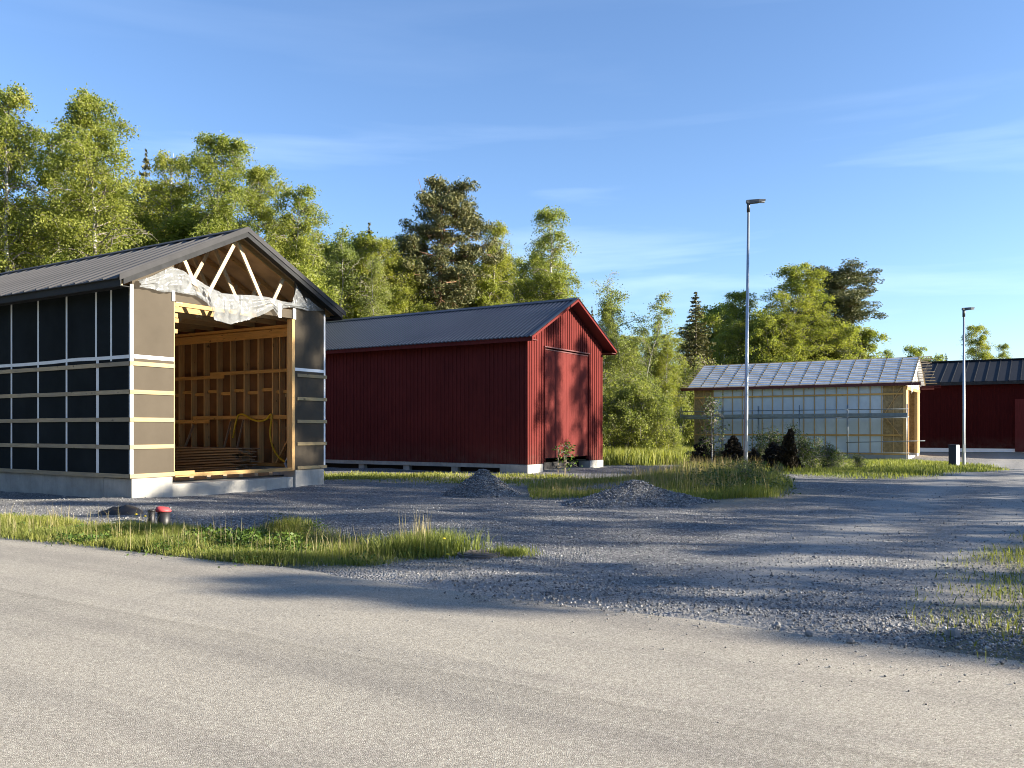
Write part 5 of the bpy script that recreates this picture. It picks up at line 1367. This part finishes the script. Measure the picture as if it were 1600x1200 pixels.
KIND = {
    'birch1': broadleaf(101, 17, 3.0, 0.20, 90, 64000, 0.056, M['birch_leaf'], M['birch_bark']),
    'birch2': broadleaf(102, 17, 3.4, 0.17, 96, 66000, 0.056, M['birch_leaf'], M['birch_bark'], droop=0.5),
    'birch3': broadleaf(103, 16, 2.6, 0.22, 72, 38000, 0.056, M['birch_leaf'], M['birch_bark'], droop=0.6, openness=0.4),
    'birch4': broadleaf(104, 15, 3.2, 0.10, 90, 60000, 0.060, M['birch_leaf'], M['birch_bark'], droop=0.4),
    'aspen1': broadleaf(105, 13, 3.0, 0.12, 80, 40000, 0.054, M['aspen_leaf'], M['aspen_bark'], up=0.95, droop=0.2, stems=3, openness=0.4),
    'aspen2': broadleaf(106, 12, 2.8, 0.10, 80, 38000, 0.054, M['aspen_leaf'], M['aspen_bark'], up=0.9, droop=0.3, stems=2, openness=0.35),
    'alder1': broadleaf(107, 10, 2.8, 0.05, 80, 40000, 0.070, M['birch_leaf'], M['dark_bark'], up=0.7, stems=2),
    'willow1': broadleaf(108, 5, 2.6, 0.02, 76, 34000, 0.052, M['willow_leaf'], M['aspen_bark'], up=0.9, stems=5, openness=0.15, top_w=0.5),
    'willow2': broadleaf(109, 4, 2.2, 0.02, 66, 27000, 0.052, M['willow_leaf'], M['aspen_bark'], up=0.8, stems=4, openness=0.15, top_w=0.5),
    'bush1': broadleaf(110, 2.2, 1.1, 0.05, 42, 4600, 0.045, M['bush_leaf'], M['twig'], up=1.15, stems=7, openness=0.55, top_w=0.3),
    'bush2': broadleaf(111, 1.8, 1.0, 0.05, 36, 3600, 0.04, M['weed'], M['twig'], up=1.15, stems=6, openness=0.5, top_w=0.3),
    'sparse1': broadleaf(140, 16, 2.9, 0.12, 64, 19000, 0.085, M['birch_leaf'], M['birch_bark'], droop=0.6, openness=0.55),
    'sparse2': broadleaf(141, 15, 3.1, 0.10, 62, 19000, 0.085, M['birch_leaf'], M['birch_bark'], droop=0.4, openness=0.55),
    'sapling': broadleaf(112, 3.4, 0.7, 0.30, 20, 700, 0.055, M['bush_leaf'], M['birch_bark'], up=1.0, openness=0.4),
    'young': broadleaf(113, 1.1, 0.25, 0.35, 4, 26, 0.05, M['weed'], M['twig'], up=1.0, openness=0.1),
    'spruce1': spruce(120, 16, 2.6), 'spruce2': spruce(121, 15, 3.0),
    'juniper': spruce(122, 2.2, 1.0, M['brown_needle'], 3.0),
    'pine1': pine(130, 16, 3.6), 'pine2': pine(131, 15, 3.2),
}
FIRST = {}
def plant(kind, name, x, y, H, wide, label, cat='tree', group=None, rz=None, z=None, tilt=None):
    h0, parts = KIND[kind]; s = H / h0
    z = g1(x, y) if z is None else z
    rz = random.uniform(0, 6.28) if rz is None else rz
    if kind not in FIRST:
        r = empty(name, (0, 0, 0))
        for nme, me in parts: link(nme, me, r)
        FIRST[kind] = r
        r.location = (x, y, z - 0.03); r.rotation_euler = (0, 0, rz); r.scale = (s * wide, s * wide, s)
    else:
        r = copy_tree(FIRST[kind], (x, y, z - 0.03), rz, (s * wide, s * wide, s)); r.name = name
        for k_ in list(r.keys()):
            if k_ in ('label', 'category', 'group'): del r[k_]
    if tilt: r.rotation_euler = (tilt[0], tilt[1], rz)
    return tag(r, label, cat, group)
def tree_at(kind, name, u, vtop, Y, wide, label, cat='tree', group=None, rz=None):
    X = (u - 800) / F_PX * Y; z = g1(X, Y)
    return plant(kind, name, X, Y, HC + (HOR - vtop) * Y / F_PX - z, wide, label, cat, group, rz)

GRP = 'trees of the wood behind the sheds'
main = [
    ('birch3', 'birch_tree', 22, 132, 43, 0.95, 'tall thin birch with white trunk at the left edge of the photo'),
    ('birch1', 'birch_tree', -45, 150, 45, 1.0, 'tall birch cut by the left edge of the photo'),
    ('birch1', 'birch_tree', 152, 146, 43, 1.05, 'tallest full birch with two white trunks above the left end of the dark roof'),
    ('birch4', 'birch_tree', 92, 205, 47, 0.9, 'leafy birch between the two tallest birches at the left'),
    ('spruce1', 'spruce_tree', 228, 233, 54, 0.75, 'narrow spruce tip between birches above the dark shed roof'),
    ('birch2', 'birch_tree', 345, 212, 47, 1.05, 'broad birch rising right behind the peak of the dark shed'),
    ('birch3', 'birch_tree', 282, 240, 50, 1.0, 'thin topped birch left of the broad birch behind the dark shed'),
    ('birch2', 'birch_tree', 400, 262, 49, 0.95, 'birch on the right shoulder of the broad birch behind the dark shed'),
    ('birch4', 'birch_tree', 452, 303, 47, 0.95, 'lower birch right of the dark shed peak'),
    ('aspen1', 'aspen_tree', 535, 338, 53, 1.0, 'thin crowned pale tree between the dark shed and the spruce tip'),
    ('spruce2', 'spruce_tree', 577, 348, 60, 0.7, 'dark spruce tip left of the pine behind the red shed'),
    ('aspen2', 'aspen_tree', 596, 402, 50, 0.9, 'pale stemmed sparse tree in front of the wood behind the red roof'),
    ('pine1', 'pine_tree', 700, 298, 56, 1.0, 'tall pine with orange trunk behind the red shed roof'),
    ('birch3', 'birch_tree', 777, 346, 58, 1.0, 'slim birch just right of the tall pine'),
    ('birch3', 'birch_tree', 853, 326, 60, 1.05, 'drooping birch standing alone left of the red shed ridge end'),
    ('spruce1', 'spruce_tree', 925, 478, 72, 0.6, 'small spruce tip beside the right verge of the red shed'),
    ('aspen1', 'aspen_tree', 990, 438, 56, 1.1, 'airy grey green aspen right of the red shed'),
    ('aspen2', 'aspen_tree', 950, 480, 54, 0.9, 'sparse aspen close to the gable of the red shed'),
    ('aspen2', 'aspen_tree', 1022, 502, 62, 0.8, 'lower bushy aspen left of the half built shed'),
    ('spruce2', 'spruce_tree', 1087, 456, 72, 1.45, 'dark pointed spruce above the left end of the white roof'),
    ('birch2', 'birch_tree', 1152, 456, 80, 1.25, 'birch crown directly left of the tall street lamp'),
    ('birch1', 'birch_tree', 1235, 414, 78, 1.5, 'largest rounded birch above the middle of the white roof'),
    ('pine2', 'pine_tree', 1300, 422, 84, 1.5, 'pine with spreading side branches above the right of the white roof'),
    ('alder1', 'leafy_tree', 1348, 520, 84, 1.2, 'low leafy tree below the pine at the right end of the wood'),
    ('aspen2', 'aspen_tree', 1398, 548, 92, 1.0, 'faint thin tree top over the right end of the white roof'),
    ('alder1', 'leafy_tree', 1445, 543, 118, 1.0, 'round tree top over the left end of the black seam roof'),
    ('spruce1', 'spruce_tree', 1478, 552, 125, 0.8, 'tiny dark tree tip over the black seam roof left of the far lamp'),
    ('birch4', 'birch_tree', 1534, 510, 112, 1.0, 'pale green birch right of the far lamp above the black roof'),
    ('birch3', 'birch_tree', 1570, 536, 112, 0.9, 'thin tree behind the black roof at the right edge'),
]
for k_, n_, u, v, Y, wd, lb in main: tree_at(k_, n_, u, v, Y, wd, lb, group=GRP)
# the rest of the wood: rows behind, lower and denser
fill = []
for i in range(15): fill.append((random.choice(['birch4', 'birch2', 'alder1', 'birch1']), -90 + i * 42 + random.uniform(-14, 14), random.uniform(285, 350) + (i > 9) * 60, random.uniform(49, 56)))
for i in range(13): fill.append((random.choice(['alder1', 'birch4', 'aspen2']), -80 + i * 46 + random.uniform(-14, 14), random.uniform(330, 390) + (i > 9) * 40, random.uniform(45, 50)))
for i in range(9): fill.append((random.choice(['alder1', 'birch4', 'birch2']), 470 + i * 22 + random.uniform(-6, 6), random.uniform(372, 425), random.uniform(52, 58)))
for i in range(12): fill.append((random.choice(['alder1', 'birch4', 'aspen1', 'spruce2']), 480 + i * 36 + random.uniform(-10, 10), random.uniform(400, 455), random.uniform(56, 66)))
for i in range(8): fill.append((random.choice(['alder1', 'aspen2', 'spruce2', 'birch4']), 940 + i * 14 + random.uniform(-5, 5), random.uniform(525, 560), random.uniform(58, 66)))
for i in range(9): fill.append((random.choice(['alder1', 'birch4', 'birch2']), 1105 + i * 22 + random.uniform(-6, 6), random.uniform(470, 505), random.uniform(82, 92)))
for i in range(6): fill.append((random.choice(['birch4', 'alder1']), 715 + i * 26, random.uniform(400, 440), random.uniform(60, 66)))
for i in range(12): fill.append((random.choice(['alder1', 'birch4', 'spruce2', 'birch2']), 1090 + i * 21 + random.uniform(-8, 8), random.uniform(488, 530), random.uniform(76, 88)))
FL = {'birch': 'leafy birch in the dense wood', 'alder': 'bushy green tree in the dense wood', 'aspen': 'grey green aspen in the dense wood', 'spruce': 'half hidden dark spruce in the wood'}
for k_, u, v, Y in fill:
    b = k_.rstrip('0123456789'); nm = {'birch': 'birch_tree', 'alder': 'leafy_tree', 'aspen': 'aspen_tree', 'spruce': 'spruce_tree'}[b]
    reg = 'behind the dark shed' if u < 510 else ('behind the red shed roof' if u < 940 else ('between the red shed and the half built shed' if u < 1085 else 'behind the white film roof'))
    tree_at(k_, nm, u, v, Y, random.uniform(0.95, 1.25), FL[b] + ' ' + reg, group=FL[b] + ' ' + reg)
# willow shrubs at the right of the red shed
for k_, u, v, Y, wd, lb in (('willow1', 985, 590, 46, 1.1, 'tall bright willow shrub beside the gable of the red shed'), ('willow2', 1022, 612, 46, 0.85, 'rounded willow shrub midway between red shed and half built shed'), ('willow1', 955, 610, 50, 1.0, 'willow shrub partly hidden by the right corner of the red shed'),
                            ('willow2', 1056, 672, 46, 0.8, 'low willow shrub touching the left end of the scaffold'), ('willow1', 1066, 565, 68, 0.8, 'tall shrub behind the left end of the half built shed')):
    tree_at(k_, 'willow_shrub', u, v, Y, wd, lb, 'shrub', 'willow shrubs between the sheds')
# bushes round the lamp
for k_, n_, u, v, Y, wd, lb in (('juniper', 'dark_bush', 1100, 682, 35, 1.2, 'dark brown withered bush left of the pale sapling'), ('juniper', 'dark_bush', 1146, 680, 34, 1.1, 'dark pointed bush just left of the tall lamp'),
        ('juniper', 'dark_bush', 1208, 690, 33.5, 1.2, 'dark brown brushwood right of the tall lamp'), ('bush1', 'leafy_bush', 1190, 686, 34.5, 1.0, 'green leafy bush directly right of the tall lamp'),
        ('bush1', 'leafy_bush', 1252, 676, 36, 1.1, 'green bush before the middle of the scaffold'), ('bush1', 'leafy_bush', 1292, 690, 37, 1.0, 'small leafy bush at the right end of the bushes'), ('bush2', 'leafy_bush', 1160, 716, 28, 1.3, 'low yellow green bush at the foot of the tall lamp'),
        ('bush2', 'leafy_bush', 1215, 722, 31, 1.1, 'low bush at the road end of the planted island'), ('bush1', 'leafy_bush', 1165, 728, 24, 1.1, 'dense weedy bush at the tip of the grassy island'), ('bush2', 'leafy_bush', 1120, 735, 25, 1.2, 'weedy bush in the middle of the grassy island')):
    tree_at(k_, n_, u, v, Y, wd, lb, 'bush', 'bushes round the tall lamp')
for i, (u, v, Y, k_) in enumerate(((1085, 700, 36, 'bush1'), (1128, 696, 36, 'bush1'), (1178, 700, 33, 'juniper'), (1232, 690, 35, 'juniper'), (1270, 694, 38, 'bush2'), (1312, 704, 39, 'bush2'), (1340, 708, 41, 'bush1'), (1205, 668, 37, 'bush1'), (1238, 664, 38, 'sapling'), (1280, 684, 39, 'sapling'))):
    tree_at(k_, {'bush1': 'leafy_bush', 'bush2': 'leafy_bush', 'juniper': 'dark_bush', 'sapling': 'sapling'}[k_], u, v, Y, 1.15, ['dark green bush at the left foot of the scaffold', 'green bush between the sapling and the tall lamp', 'low dark brush close behind the tall lamp', 'dark brush under the leaning dead bush', 'yellow green bush before the scaffold deck', 'low bush at the right end before the bare studs', 'last small bush on the roadside grass before the scaffold', 'tall leafy bush behind the leaning dead bush', 'slender green sapling right of the leaning dead bush', 'slender sapling before the middle of the blue wall'][i], 'sapling' if k_ == 'sapling' else 'bush', 'bushes round the tall lamp')
x, y, z = at(1225, 33); plant('juniper', 'dark_bush', x, y, 1.9, 0.6, 'dark dead bush leaning to the right beside the tall lamp', 'bush', 'bushes round the tall lamp', tilt=(0.0, 0.55))
tree_at('sapling', 'sapling', 1113, 622, 33, 1.0, 'thin birch sapling with pale stem in front of the half built shed')
x, y, z = gp(882, 744); plant('young', 'young_tree', x + 0.05, y, 1.08, 1.0, 'small staked sapling with few leaves in front of the red doors', 'sapling')

# the trees right of the road, outside the picture: their shade lies on the yard
SH = [(25.0, 2.4, 7.0, 'sparse1', 1.3), (25.5, 4.2, 8.2, 'sparse2', 1.3), (25.0, 6.0, 8.4, 'sparse1', 1.3), (27.5, 7.9, 10.0, 'sparse2', 1.2), (25.5, 9.9, 10.1, 'sparse1', 1.3), (25.0, 12.2, 10.1, 'sparse2', 1.3), (28.0, 14.2, 11.2, 'birch3', 1.2), (24.8, 15.7, 10.3, 'birch3', 1.2), (27.5, 17.2, 10.9, 'sparse2', 1.3),
      (29.0, 18.5, 17.4, 'birch2', 0.72), (32.0, 20.6, 16.6, 'birch2', 0.9), (26.5, 21.4, 12.6, 'aspen1', 1.0), (27.0, 24.6, 7.2, 'sparse1', 1.3), (30.0, 27.9, 14.6, 'birch3', 0.75), (32.0, 30.0, 14.2, 'birch3', 0.8), (31.0, 33.0, 11.5, 'sparse2', 0.9), (36.0, 33.5, 10.0, 'sparse1', 1.0), (38.0, 38.0, 8.0, 'aspen1', 1.0)]
for x, y, H, k_, wd in SH:
    plant(k_, 'unseen_roadside_tree', x, y, H, wd, 'leafy tree of the row right of the gravel road that shades the yard', 'tree', 'shade trees right of the road')
# unseen trees added behind the camera to block low sky light
for i in range(46):
    x = -75 + (i % 23) * 5.2 + random.uniform(-1.5, 1.5); y = -17 - (i // 23) * 6 + random.uniform(-1.5, 1.5) - 0.12 * x * (x < 0)
    plant(random.choice(['birch4', 'birch2', 'spruce2', 'alder1', 'spruce1']), 'unseen_roadside_tree', x, y, random.uniform(10, 15), 1.35, 'tall tree of the unseen wood added to block low sky light', 'tree', 'unseen wood added to block low sky light')
for i in range(14):  # another unseen row, added at the left to cut sky light
    plant(random.choice(['birch4', 'birch2', 'spruce2', 'alder1']), 'unseen_roadside_tree', -40 - random.uniform(0, 8), -16 + i * 4.2, random.uniform(13, 18), 1.3, 'tall tree of the unseen wood added at the left to block sky light', 'tree', 'unseen wood added at the left to block sky light')
